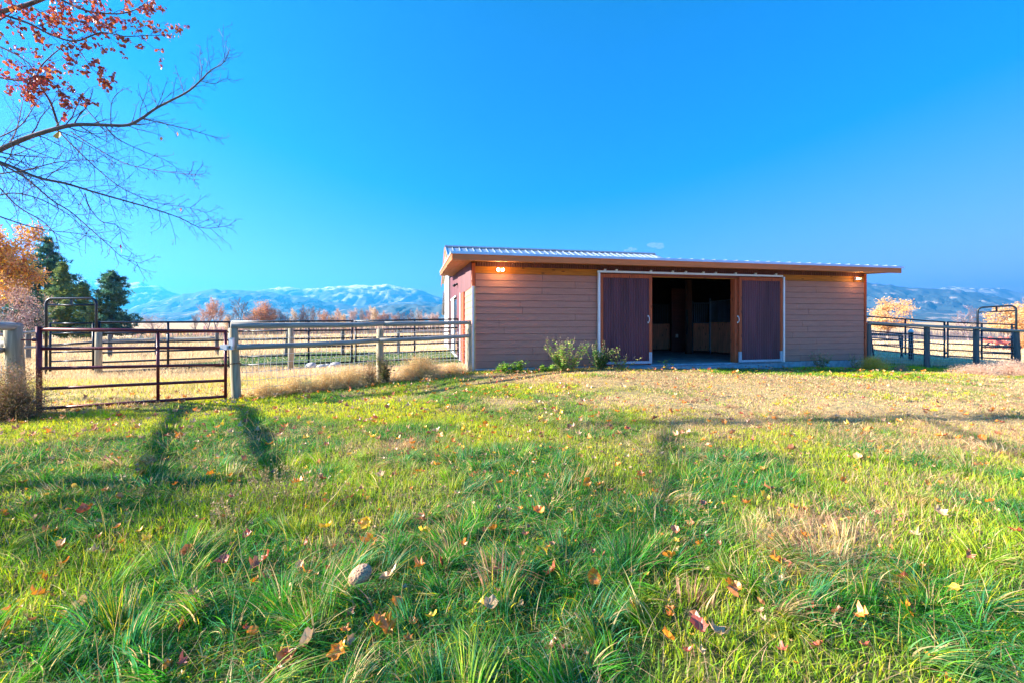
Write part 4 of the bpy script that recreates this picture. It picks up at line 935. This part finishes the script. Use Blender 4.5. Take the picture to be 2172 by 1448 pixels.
def pine(name, px, top, Y, wpx, label, cols, seed, dens=1.0, skirt=.08):
    X = (px-CX)/F*Y; z0 = g1(X, Y); H = P(0, top, Y).z-z0; Rw = wpx/2/F*Y; rn = random.Random(seed)
    e = empty(name, (X, Y, z0), label=label, cat='pine'); t = MB(); t.tube([(0,0,-.3),(rn.gauss(0,.1),0,H*.4),(rn.gauss(0,.1),0,H*.75),(0,0,H*.98)], [H*.022,H*.017,H*.009,.02], 8); t.build('trunk', M['pinebark'], e, True)
    c = MB(); bw = MB(); nb = int(H*24*dens)
    for i in range(nb):
        u = skirt+(1-skirt)*(i+rn.random())/nb; a = rn.uniform(0, 6.28); prof = (1-u)**.55*(.78+.22*math.sin(u*9+seed))*1.3+.06; L = Rw*prof*rn.uniform(.55,1.12)
        b = Vector((0,0,H*u)); tip = b+Vector((math.cos(a)*L, math.sin(a)*L, L*rn.uniform(-.15,.45)))
        bw.col((.10,.07,.05)).tube([b, b.lerp(tip,.5)-Vector((0,0,.05*L)), tip], [.035,.02,.008], 3, False)
        ncl = max(4, int(L/.2))
        for k in range(ncl):
            s_ = .25+.75*(k+rn.random())/ncl; q_ = b.lerp(tip, s_)+Vector((rn.gauss(0,.10),rn.gauss(0,.10),rn.gauss(0,.06)))*(.5+L*.35); cc = rn.choice(cols); kk = rn.uniform(.6,1.35)
            c.col((cc[0]*kk, cc[1]*kk, cc[2]*kk)); rr = rn.uniform(.22,.42)
            for j in range(11):
                u_ = Vector((rn.gauss(0,1), rn.gauss(0,1), rn.gauss(.3,.8))).normalized(); v_ = u_.orthogonal().normalized()*.035; c.add([q_-v_, q_+v_, q_+u_*rr+v_*.3, q_+u_*rr-v_*.3], [(0,1,2,3)])
    bw.build('branches', M['twig'], e, color=True); c.build('needles', M['needles'], e, color=True); return e
PN = [(.06,.19,.12),(.10,.24,.12),(.05,.15,.12)]; PY = [(.28,.34,.08),(.20,.29,.10),(.12,.24,.11)]
pine('pine_tree', 98, 506, 48, 135, 'tallest dark pine, behind the arched gate frame', PN, 3)
pine('pine_tree', 132, 560, 46, 70, 'lighter pine touching the right side of the tallest pine', PY, 9)
pine('pine_tree', 42, 560, 42, 90, 'dark pine behind the amber tree at the left edge', PN, 5)
pine('pine_tree', 236, 578, 44, 96, 'lone dark bushy pine right of the arched gate frame', PN, 7, 1.15)
pine('pine_tree', 177, 603, 46, 50, 'slim young pine seen through the arched gate frame', PY, 11)
pine('pine_tree', 205, 640, 43, 60, 'short yellow green pine between the slim and the lone pine', PY, 13)
pine('pine_tree', 140, 640, 44, 60, 'short yellow green pine low inside the arched gate frame', PY, 15)

# overhanging bare tree at the upper left
DT = 5.4
hub = Vector((-9.0, -.7, 0)); hub.z = g1(hub.x, hub.y)
ot = empty('overhanging_tree', tuple(hub), label='big bare tree whose limbs with red orange leaves hang in from the upper left', cat='tree')
tr, tw, lv = MB(), MB(), Strip(); rn = random.Random(77)
bc = (.20,.15,.14)
def T(p): return Vector(p)-hub
tr.col(bc).tube([(0,0,-.3),(.05,0,1.2),(.15,.1,2.6),(.1,.3,4.5),(.2,.6,6.5),(.1,.9,8.5)], [.26,.22,.19,.15,.10,.05], 12)
def twig(p, d, L, r, lvl, out, depth=0):
    n = 4 if L > .3 else 3; pts = [p.copy()]; dd = d.copy(); q = p.copy()
    for i in range(n):
        dd = (dd+Vector((rn.gauss(0,.14), rn.gauss(0,.14), rn.gauss(0,.14)))).normalized(); q = q+dd*L/n; pts.append(q.copy())
    rad = [max(r*(1-.65*i/n), .0016) for i in range(n+1)]; tw.col(tuple(c*rn.uniform(.8,1.3) for c in (.17,.12,.13))); tw.tube(pts, rad, 3, False)
    out.append((pts, lvl))
    if lvl > 0:
        kn = max(3, int(L/.11)) if lvl > 1 else max(2, int(L/.075))
        for k in range(kn):
            t = (k+rn.uniform(.3,1))/kn; i = min(int(t*n), n-1); b = pts[i].lerp(pts[i+1], min(1, t*n-i)); sgn = 1 if k % 2 else -1
            ax = dd.cross(Vector((0,1,0))).normalized()*sgn+Vector((0, rn.gauss(0,.6), 0)); nd = (dd*.75+ax.normalized()*.75).normalized()
            twig(b, nd, L*rn.uniform(.28,.5)*(1.15-.5*t), rad[i]*.6, lvl-1, out)
def limb(pix, y0, y1, r0, r1, kids, kL, lvl, out, start=None):
    n = len(pix); pts = [T(P(px, py, y0+(y1-y0)*i/(n-1))) for i, (px, py) in enumerate(pix)]
    # resample smoothly
    res = []
    for i in range(n-1):
        a = pts[max(i-1,0)]; b = pts[i]; c = pts[i+1]; d = pts[min(i+2,n-1)]
        for k in range(5):
            t = k/5; res.append(.5*((2*b)+(c-a)*t+(2*a-5*b+4*c-d)*t*t+(3*b-a-3*c+d)*t**3))
    res.append(pts[-1]); m = len(res)
    if start is not None: res = [start, start.lerp(res[0], .5)+Vector((0,0,.15))]+res; m += 2
    rad = [r0+(r1-r0)*i/(m-1) for i in range(m)]
    (tr if r0 > .012 else tw).col(bc).tube(res, rad, 8 if r0 > .012 else 4, False)
    for k in range(kids):
        t = (k+rn.random())/kids; i = min(int(t*(m-1)), m-2); b = res[i].lerp(res[i+1], t*(m-1)-i); dd = (res[i+1]-res[i]).normalized(); sgn = 1 if k % 2 else -1
        ax = dd.cross(Vector((0,1,0))).normalized()*sgn+Vector((0, rn.gauss(0,.7), 0)); nd = (dd*.8+ax.normalized()*.7).normalized()
        twig(b, nd, kL*rn.uniform(.5,1.25)*(1.1-.5*t), max(rad[i]*.35, .0035), lvl, out)
O1 = []
limb([(-30,335),(0,318),(60,292),(125,272),(165,265),(225,266),(270,266),(300,252),(335,228),(395,197),(425,172),(447,150),(472,135),(486,112)], 5.0, 5.6, .030, .003, 44, .55, 2, O1, start=Vector((.12,.1,3.3)))
limb([(425,172),(428,150),(424,125),(425,98)], 5.5, 5.6, .007, .002, 8, .14, 1, O1)
limb([(425,172),(455,178),(478,168),(500,172)], 5.5, 5.6, .006, .002, 8, .14, 1, O1)
limb([(300,252),(345,262),(400,275),(450,290),(468,297)], 5.4, 5.6, .008, .002, 16, .2, 1, O1)
limb([(-30,335),(20,352),(80,377),(140,390),(200,408),(260,425),(320,442),(380,462),(430,484),(492,478)], 5.0, 5.5, .020, .0025, 46, .5, 2, O1, start=Vector((.12,.1,3.0)))
limb([(0,348),(45,372),(75,395),(110,425),(150,450),(190,485),(230,520),(262,548),(303,560)], 5.0, 5.3, .011, .002, 30, .40, 2, O1)
limb([(120,275),(165,320),(210,362),(260,400),(330,430),(395,440),(440,452)], 5.3, 5.5, .008, .002, 28, .35, 2, O1)
limb([(150,280),(205,315),(260,345),(320,360),(395,370),(420,372)], 5.3, 5.0, .007, .002, 26, .35, 2, O1)
limb([(220,265),(250,295),(300,320),(350,340),(385,365)], 5.4, 5.7, .007, .002, 12, .25, 1, O1)
limb([(125,272),(108,220),(85,180),(82,150),(110,118),(150,88)], 5.2, 5.2, .013, .004, 14, .35, 2, O1)
limb([(210,262),(180,228),(165,205),(130,185)], 5.3, 5.3, .007, .002, 8, .25, 1, O1)
limb([(235,263),(238,215),(262,190),(280,195)], 5.4, 5.3, .007, .002, 7, .16, 1, O1)
limb([(335,228),(322,200),(315,170)], 5.5, 5.5, .005, .002, 5, .1, 1, O1)
limb([(390,198),(382,170),(372,145)], 5.5, 5.5, .005, .002, 5, .1, 1, O1)
limb([(180,410),(190,440),(215,470),(250,480),(262,520),(290,545)], 5.2, 5.3, .007, .002, 12, .2, 1, O1)
limb([(0,400),(40,440),(90,470),(118,500),(125,530)], 5.0, 5.0, .009, .002, 14, .3, 2, O1)
limb([(0,460),(60,480),(110,490),(160,495),(200,505)], 5.0, 5.3, .008, .002, 12, .25, 1, O1)
limb([(-20,372),(60,360),(120,345),(180,340),(240,350)], 4.9, 5.2, .009, .002, 16, .3, 2, O1)
limb([(-20,300),(40,270),(70,230),(90,200)], 4.9, 5.2, .009, .002, 12, .3, 2, O1)
limb([(-20,420),(30,410),(90,425),(150,460),(190,500)], 4.8, 5.0, .009, .002, 16, .3, 2, O1)
O2 = []
limb([(-30,60),(0,28),(60,10),(110,-10)], 5.0, 5.0, .03, .02, 4, .5, 2, O2, start=Vector((.12,.1,5.0)))
limb([(0,30),(60,50),(110,75),(160,88),(215,70),(265,78),(310,76),(368,76)], 5.0, 5.2, .014, .002, 18, .38, 2, O2)
limb([(110,-10),(150,10),(190,25),(250,30),(290,20),(310,5)], 5.0, 5.1, .014, .003, 18, .35, 2, O2)
limb([(150,88),(170,110),(190,140),(210,160),(222,165)], 5.1, 5.2, .006, .002, 9, .25, 2, O2)
limb([(0,165),(50,172),(90,162),(130,195),(150,212)], 5.0, 5.1, .012, .003, 16, .32, 2, O2)
limb([(0,100),(40,120),(70,150),(60,200)], 5.0, 5.0, .010, .003, 12, .3, 2, O2)
limb([(60,10),(100,35),(160,45),(220,50)], 5.1, 5.1, .01, .003, 14, .3, 2, O2)
# crown mass outside the frame, above and behind the viewer's left
def rnd_twigs():
    for k in range(14):
        a = rn.uniform(0, 6.28); z = rn.uniform(2.6, 8.2); L = rn.uniform(1.4, 2.6); b = Vector((.12,.1,z)); d = Vector((math.cos(a), math.sin(a), rn.uniform(-.1,.6))).normalized()
        tip = T(Vector(hub)+b+d*L)
        w3 = hub+b+d*(L+.9)
        if w3.y > .5 and w3.x/w3.y > -1.28 : continue
        tr.col(bc).tube([b, b+d*L*.5+Vector((0,0,.1)), b+d*L], [.03,.02,.01], 5, False)
        for j in range(6): twig(b+d*L*rn.uniform(.4,1), (d+Vector((rn.gauss(0,.6),rn.gauss(0,.6),rn.gauss(0,.4)))).normalized(), .8, .008, 2 if j < 3 else 1, O2)
rnd_twigs()
LC = [(.72,.11,.03),(.80,.20,.03),(.55,.06,.04),(.85,.32,.05),(.38,.06,.07),(.45,.09,.06)]
for pts, l in O2:
    if l > 1: continue
    for i in range(1, len(pts)):
        for k in range(2):
            if rn.random() < (.62, .35)[k]:
                c = jit(rn.choice(LC), .25); L = rn.uniform(.028,.047); d = Vector((rn.gauss(0,.6), rn.gauss(0,.6), -.7)).normalized(); u = d.orthogonal().normalized()
                u = (Matrix.Rotation(rn.uniform(0,6.28), 3, d) @ u)*L*.42; q = pts[i]+Vector((rn.gauss(0,.02),rn.gauss(0,.02),rn.gauss(0,.02)))*k; nn = d.cross(u).normalized()*L*.12
                lv.mb.col(c).add([q, q+d*L*.35+u+nn, q+d*L*.75+u*.8, q+d*L, q+d*L*.75-u*.8, q+d*L*.35-u+nn], [(0,1,2,3),(0,3,4,5)])
for pts, l in O1:
    if l == 0 and rn.random() < .006:
        c = jit(rn.choice(LC)); q = pts[-1]; lv.leaf(q, (0,0,-1), .06, .025, c)
c = T(P(118,283,5.2)); lv.mb.col((.7,.45,.03)).add([c, c+Vector((.05,0,.03)), c+Vector((.07,0,-.03)), c+Vector((.01,.01,-.07)), c+Vector((-.04,0,-.04))], [(0,1,2,3,4)])
tr.build('trunk', M['bark'], ot, True); tw.build('twigs', M['twig'], ot, color=True); lv.mb.build('leaves', M['leaf'], ot, color=True)

# ------------------------------------------------------------------ grass
def inside_barn(x, y, pad=.0):
    dx = x-C0.x; dy = y-C0.y; L = dx*E1.x+dy*E1.y; d = dx*E2.x+dy*E2.y
    return (L > -.12-pad) & (L < LW+.02+pad) & (d > -.06-pad) & (d < 16)
def apron(x, y):
    dx = x-C0.x; dy = y-C0.y; L = dx*E1.x+dy*E1.y; d = dx*E2.x+dy*E2.y
    return (L > xo0-1.0) & (L < xo1+1.6) & (d > -.75)
def sample(y0, y1, dens, wl=1.36, wr=1.36, pad=1.2):
    A = (wl+wr)/2*(y1*y1-y0*y0)+2*pad*(y1-y0); n = int(A*dens)
    y = np.sqrt(RNG.uniform(y0*y0, y1*y1, n)); x = RNG.uniform(-1, 1, n); x = np.where(x < 0, x*(wl*y+pad), x*(wr*y+pad))
    return x, y
def blades(name, x, y, h, wd, cols, lean, seg, mat_, label, cat, zoff=-.01, obj=None, leanbias=(0,0), az=None):
    n = len(x); az = RNG.uniform(0, 2*np.pi, n) if az is None else az; ld = np.stack([np.cos(az)+leanbias[0], np.sin(az)+leanbias[1]], 1); ld /= np.linalg.norm(ld, axis=1)[:, None]+1e-6
    fa_ = RNG.uniform(0, np.pi, n); sd_ = np.stack([np.cos(fa_), np.sin(fa_)], 1)
    z0 = gz(x, y)+zoff
    rows = []; crow = []
    for s_ in range(seg+1):
        t = s_/seg; k = lean*t**1.8; up = t*(1-.35*np.clip(lean, 0, 1.2)*t)
        px_ = x+ld[:,0]*h*k; py_ = y+ld[:,1]*h*k; pz = z0+h*up; hw = wd*.5*(1-t**1.6)
        shade = 1.0
        if s_ < seg:
            rows.append(np.stack([px_-sd_[:,0]*hw, py_-sd_[:,1]*hw, pz], 1)); rows.append(np.stack([px_+sd_[:,0]*hw, py_+sd_[:,1]*hw, pz], 1)); crow += [cols, cols]
        else: rows.append(np.stack([px_, py_, pz], 1)); crow += [cols]
    m = len(rows); V = np.stack(rows, 1).reshape(-1, 3); Cc = np.stack(crow, 1).reshape(-1, 3)
    b = np.arange(n)[:, None]*m
    quads = np.concatenate([b+np.array([[2*i, 2*i+1, 2*i+3, 2*i+2]]) for i in range(seg-1)]) if seg > 1 else np.zeros((0,4), int)
    tris = b+np.array([[2*seg-2, 2*seg-1, 2*seg]])
    return V, quads, tris, Cc
def pick(pal, n):
    pal = np.array(pal); c = pal[RNG.integers(0, len(pal), n)]; return c*RNG.uniform(.7, 1.3, n)[:, None]
acc = [[], [], [], []]; base = 0
def push(r):
    global base
    V, q_, t_, c_ = r; acc[0].append(V); acc[1].append(q_+base); acc[2].append(t_+base); acc[3].append(c_); base += len(V)
def lawncol(x, y):
    n = len(x); d = dryness(x, y); tone = fbm(x*.9+40, y*.9, 3); lush = np.clip((tone-.39)*5.5, 0, 1)
    a = pick([(.66,.70,.003),(.78,.70,.003),(.44,.66,.003)], n); b = pick([(.05,.28,.015),(.09,.38,.02),(.07,.31,.12)], n)
    near = np.clip((6.5-y)/3, 0, 1); k = np.clip(lush*.8+near*.5, 0, 1)[:, None]  # near blades pulled to darker blue-green, foreground shade put into their colour
    g_ = a*(1-k)+b*k; s_ = pick([(.80,.60,.28),(.68,.45,.20),(.86,.68,.38),(.58,.33,.22),(.50,.26,.16)], n); yl = pick([(.70,.60,.03),(.62,.58,.02)], n)
    g_ = np.where((RNG.random(n) < .10+.25*d)[:, None], yl, g_)
    return np.where((RNG.random(n) < np.clip(d*1.15+.04, 0, .95))[:, None], s_, g_), d, lush
for (y0, y1, dens, seg, hm, wd) in ((1.15,2.6,3600,5,.085,.0060),(2.6,4.2,3000,4,.075,.0066),(4.2,6.5,2500,3,.060,.0075),(6.5,10,1700,2,.050,.010),(10,14.5,900,2,.050,.014)):
    x, y = sample(y0, y1, dens); k = ~inside_barn(x, y, .02) & ~(apron(x, y) & (RNG.random(len(x)) < .93)); x = x[k]; y = y[k]
    s_ = (-(x+5.1)*.604+(y-7.7)*.797); kk = ~((s_ > .6) & (x < -1)); x = x[kk]; y = y[kk]
    c_, d, lush = lawncol(x, y); tall = fbm(x*1.3+7, y*1.3+90, 3)
    h = hm*(.45+1.3*tall)*RNG.uniform(.5, 1.35, len(x))*(1+.35*lush)*(1-.42*d*np.clip((y-4)/2, 0, 1))
    lean = RNG.uniform(.15, 1.25, len(x))*(.6+.8*lush)
    push(blades('g', x, y, h, wd*RNG.uniform(.6,1.3,len(x)), c_, lean, seg, None, '', '', leanbias=(.35,-.1)))
# tussocks: blades that fan out from shared roots
for (y0, y1, dens, per, seg, hm, wd, rad) in ((1.3,2.8,34,85,5,.19,.0075,.045),(2.8,4.6,22,70,4,.16,.008,.05),(4.6,7.5,9,55,3,.11,.009,.06)):
    cx_, cy_ = sample(y0, y1, dens); k = fbm(cx_*.9+40, cy_*.9, 3)+RNG.uniform(-.12,.12,len(cx_)) > .44; cx_ = cx_[k]; cy_ = cy_[k]; nc_ = len(cx_)
    cc_, dd_, ll_ = lawncol(cx_, cy_); yk = (cc_[:,0] > .5) & (cc_[:,2] < .06); cc_[yk] *= np.array([.45,.8,1.2]); ch = hm*RNG.uniform(.55,1.3,nc_); ca = RNG.uniform(0, 2*np.pi, nc_); cl = RNG.uniform(.3,1.4,nc_)
    i_ = np.repeat(np.arange(nc_), per); n = len(i_); ra = RNG.uniform(0, 2*np.pi, n); rr = np.abs(RNG.normal(0, rad, n)); x = cx_[i_]+np.cos(ra)*rr; y = cy_[i_]+np.sin(ra)*rr
    k = ~inside_barn(x, y, .02) & (((-(x+5.1)*.604+(y-7.7)*.797) < .4) | (x > -1)); i_ = i_[k]; x = x[k]; y = y[k]; ra = ra[k]; n = len(x)
    vx = .8*np.cos(ra)+1.3*np.cos(ca[i_]); vy = .8*np.sin(ra)+1.3*np.sin(ca[i_])
    col_ = cc_[i_]*RNG.uniform(.65,1.35,n)[:, None]; own = RNG.random(n) < .4; col_[own] = lawncol(x, y)[0][own]; dry_ = RNG.random(n) < .13; col_[dry_] = pick([(.80,.62,.30),(.74,.50,.22)], int(dry_.sum()))
    push(blades('g', x, y, ch[i_]*RNG.uniform(.45,1.2,n), wd*RNG.uniform(.5,1.3,n), col_, cl[i_]*RNG.uniform(.5,1.4,n), seg, None, '', '', az=np.arctan2(vy, vx)))
# thatch: flat dead blades lying at the roots
x, y = sample(1.2, 7, 420); n = len(x); push(blades('g', x, y, RNG.uniform(.05,.14,n), np.full(n, .005), pick([(.62,.44,.22),(.45,.28,.15),(.70,.55,.32)], n), RNG.uniform(1.8,3.5,n), 3, None, '', ''))
# a few long pale stalks in the foreground
x, y = sample(1.6, 5.5, 60); h = RNG.uniform(.18, .40, len(x)); push(blades('g', x, y, h, np.full(len(x), .003), pick([(.60,.45,.20),(.5,.42,.12),(.55,.35,.15)], len(x)), RNG.uniform(.1,.7,len(x)), 4, None, '', ''))
me = np_mesh('lawn_grass', np.concatenate(acc[0]), np.concatenate(acc[1]), np.concatenate(acc[2]), np.concatenate(acc[3]), M['grass'])
o = bpy.data.objects.new('lawn_grass', me); COL.objects.link(o); tag(o, 'mixed green and straw coloured grass covering the lawn', 'grass', kind='stuff')
# tall dry grass beyond the fence
acc = [[], [], [], []]; base = 0
for (y0, y1, dens, hm, wd) in ((6.6,11,1300,.15,.010),(11,16,500,.22,.015),(16,26,150,.24,.024),(26,60,26,.30,.05)):
    x, y = sample(y0, y1, dens, 1.4, 1.4); s_ = (-(x+5.1)*.604+(y-7.7)*.797)
    left = (s_ > .05) & (x < -1.0+.2*0) ; right = (y > 14.6) & (x > 11.5); k = (left | right) & ~inside_barn(x, y, .05); x = x[k]; y = y[k]; n = len(x)
    gr = (y > 13.0) & (y < 20.3) & (x < 0) & (x > -11.5+(y-13)*.2)  # shaded corral band: its shade goes into the deep green blade colour
    inner = (y < 10.2) & (x < -3)
    c_ = pick([(.85,.64,.34),(.78,.56,.26),(.90,.72,.44),(.68,.45,.26)], n); g_ = pick([(.04,.17,.04),(.07,.22,.05)], n); y_ = pick([(.62,.66,.04),(.80,.70,.08)], n)
    c_ = np.where((gr & (RNG.random(n) < .8))[:, None], g_, c_); c_ = np.where((inner & (RNG.random(n) < .42))[:, None], y_, c_)
    hz = hm*np.where(gr, .35, 1)*np.where(x > 0, .45, 1)*np.where(inner, .8, 1)
    hz = hz*np.where(y < 8.3, .55, 1)*np.where((x > -9) & (x < 0) & (y > 11) & (~gr), .55, 1)
    h = hz*(.4+1.3*fbm(x*.8, y*.8+50, 3))*RNG.uniform(.5,1.4,n)
    push(blades('d', x, y, h, wd*RNG.uniform(.6,1.2,n), c_, RNG.uniform(.1,.8,n), 3 if y1 < 12 else 2, None, '', ''))
me = np_mesh('dry_field_grass', np.concatenate(acc[0]), np.concatenate(acc[1]), np.concatenate(acc[2]), np.concatenate(acc[3]), M['drygrass'])
o = bpy.data.objects.new('dry_field_grass', me); COL.objects.link(o); tag(o, 'tall straw coloured grass in the paddock and field beyond the fences', 'grass', kind='stuff')

# ------------------------------------------------------------------ fallen leaves
def leaf_mesh(col, seed, big=1):
    rn = random.Random(seed); m_ = MB(); n = 14; pts = []
    for k in range(n):
        a = 2*math.pi*k/n; lob = 1+.32*math.cos(5*a)*(1 if big else .3); r = .5*lob*(1-.15*math.cos(a))*rn.uniform(.9,1.08)
        x, y = r*math.cos(a), r*math.sin(a)*.9; pts.append((x, y, .9*(x*x)*rn.uniform(.5,2.0)+.45*abs(y)*rn.uniform(.2,1.8)+.35*x*y*lob))
    inner = [(p[0]*.5, p[1]*.5, p[2]*.18+.02) for p in pts]
    m_.col(col).add([(0,0,0)]+inner+pts, [(0, 1+k, 1+(k+1) % n) for k in range(n)]+[(1+k, 1+n+k, 1+n+(k+1) % n, 1+(k+1) % n) for k in range(n)])
    m_.col((col[0]*.7, col[1]*.6, col[2]*.5)).tube([(-.45,0,.08),(-.75,.04,.12)], .018, 3)
    return m_
LCOL = {'orange':(.85,.27,.02),'brown':(.42,.15,.06),'tan':(.66,.40,.20),'yellow':(.88,.52,.03),'red brown':(.50,.10,.05)}
lmesh = {k: [leaf_mesh(c, i*7+len(k), big=i % 2).mesh('fallen_leaf', M['leaf'], color=True) for i in range(3)] for k, c in LCOL.items()}
kinds = ['orange','brown','tan','yellow','red brown']; rn = random.Random(12)
def leafpos(y0, y1):
    while True:
        y = math.sqrt(rn.uniform(y0*y0, y1*y1)); x = rn.uniform(-1.3, 1.25)*y
        wgt = 1.0 if x < 1.5 else .55
        if rn.random() < wgt and not bool(inside_barn(np.array(x), np.array(y), .1)): return x, y
for i in range(290):
    y0, y1 = ((1.7,3.2) if i < 100 else ((3.2,5.5) if i < 200 else (5.5,9)))
    x, y = leafpos(y0, y1); kd = rn.choices(kinds, (40,26,14,8,12))[0]
    vi = rn.randrange(3); o_ = bpy.data.objects.new('fallen_leaf', lmesh[kd][vi]); COL.objects.link(o_); s_ = rn.uniform(.042,.088)
    o_.location = (x, y, g1(x, y)+(rn.uniform(.035,.09) if y < 4.5 else rn.uniform(.03,.06))); o_.scale = (s_, s_, s_); o_.rotation_euler = (rn.gauss(0,.5), rn.gauss(0,.5), rn.uniform(0,6.28))
    tag(o_, 'dry %s %s leaf on the %s part of the lawn, %s' % (kd, ('rounded', 'lobed', 'rounded')[vi], 'nearest' if y < 3.2 else ('middle' if y < 5.5 else 'farther'), 'at the left' if x/y < -.4 else ('at the right' if x/y > .4 else 'near the centre')), 'leaf', group='fallen leaves scattered over the lawn')
m_ = MB()
for i in range(2300):
    x, y = leafpos(5, 13) if i > 700 else leafpos(1.7, 5)
    if x < -1 and (-(x+5.1)*.604+(y-7.7)*.797) > 1.5: continue
    src = leaf_mesh(jit(LCOL[rn.choices(kinds, (30,18,34,14,6))[0]], .2), i); s_ = rn.uniform(.045,.085) if y > 5 else rn.uniform(.018,.045); rt = Matrix.Rotation(rn.uniform(0,6.28), 3, 'Z') @ Matrix.Rotation(rn.gauss(0,.5), 3, 'X'); z = g1(x, y)+rn.uniform(.035,.065)
    b = len(m_.v); m_.v += [tuple(rt @ (Vector(v)*s_)+Vector((x, y, z))) for v in src.v]; m_.c += src.c; m_.f += [tuple(b+k for k in f) for f in src.f]
o = m_.build('leaf_litter', M['leaf'], None, color=True); tag(o, 'countless small leaves strewn over the far lawn', 'leaves', kind='stuff')

# two unseen bushes added outside the left edge to shade the near left grass
for (bx, by, bh, lb, rt_) in ((-5.3, 2.9, 1.55, 'unseen low twiggy bush added outside the left edge for its shade', .5), (-6.9, 1.9, 2.3, 'second unseen bush added for its shade, behind the low one', 2.0)):
    me = protos['bramble']; e = empty('shade_bush', (bx, by, g1(bx, by)), rt_, label=lb, cat='bush'); s_ = bh/max(v.co.z for v in me[1].vertices); e.scale = (s_*1.5, s_*1.5, s_)
    for n_, m_ in zip(('trunk', 'crown'), me):
        o_ = bpy.data.objects.new(n_, m_); COL.objects.link(o_); o_.parent = e
# ------------------------------------------------------------------ cloud wisps
def cloud(px, py, wpx, hpx, seed, lb):
    Y = 22000; c = P(px, py, Y); k = Y/F; m_ = MB(); rn = random.Random(seed)
    for i in range(9): m_.ell((rn.uniform(-.4,.4)*wpx*k, rn.uniform(-200,200), rn.uniform(-.15,.2)*hpx*k+rn.uniform(-.4,.4)*0), (wpx*k*rn.uniform(.12,.25), 300, hpx*k*rn.uniform(.15,.3)), 16, 10)
    m, t, b = newmat('thin cloud'); N = t.nodes; N.remove(b)
    pv = N.new('ShaderNodeVolumePrincipled'); pv.inputs['Density'].default_value = .0009; pv.inputs['Color'].default_value = (1,1,1,1); pv.inputs['Anisotropy'].default_value = .3
    t.links.new(pv.outputs[0], N['Material Output'].inputs['Volume'])
    ob = m_.build('cloud', m, None, True); ob.location = c; tag(ob, lb, 'cloud', kind='stuff')
cloud(1388, 521, 40, 16, 2, 'small thin white cloud above the stable roof'); cloud(1338, 530, 22, 9, 3, 'faint cloud scrap left of the small white cloud')

# ------------------------------------------------------------------ haze
HZ = 8e-5
m, t, b = newmat('clear autumn haze'); N = t.nodes; N.remove(b)
pv = N.new('ShaderNodeVolumePrincipled'); pv.inputs['Density'].default_value = HZ*1.0; pv.inputs['Color'].default_value = (.06,.50,1,1); pv.inputs['Anisotropy'].default_value = .3
t.links.new(pv.outputs[0], N['Material Output'].inputs['Volume'])
mb = MB(); mb.box(-27500, 27500, -27300, 27500 if False else 18500, -1300, 1650)
HAZE = True
if HAZE:
    o = mb.build('haze', m); tag(o, 'faint blue haze over the valley', 'haze', kind='stuff')
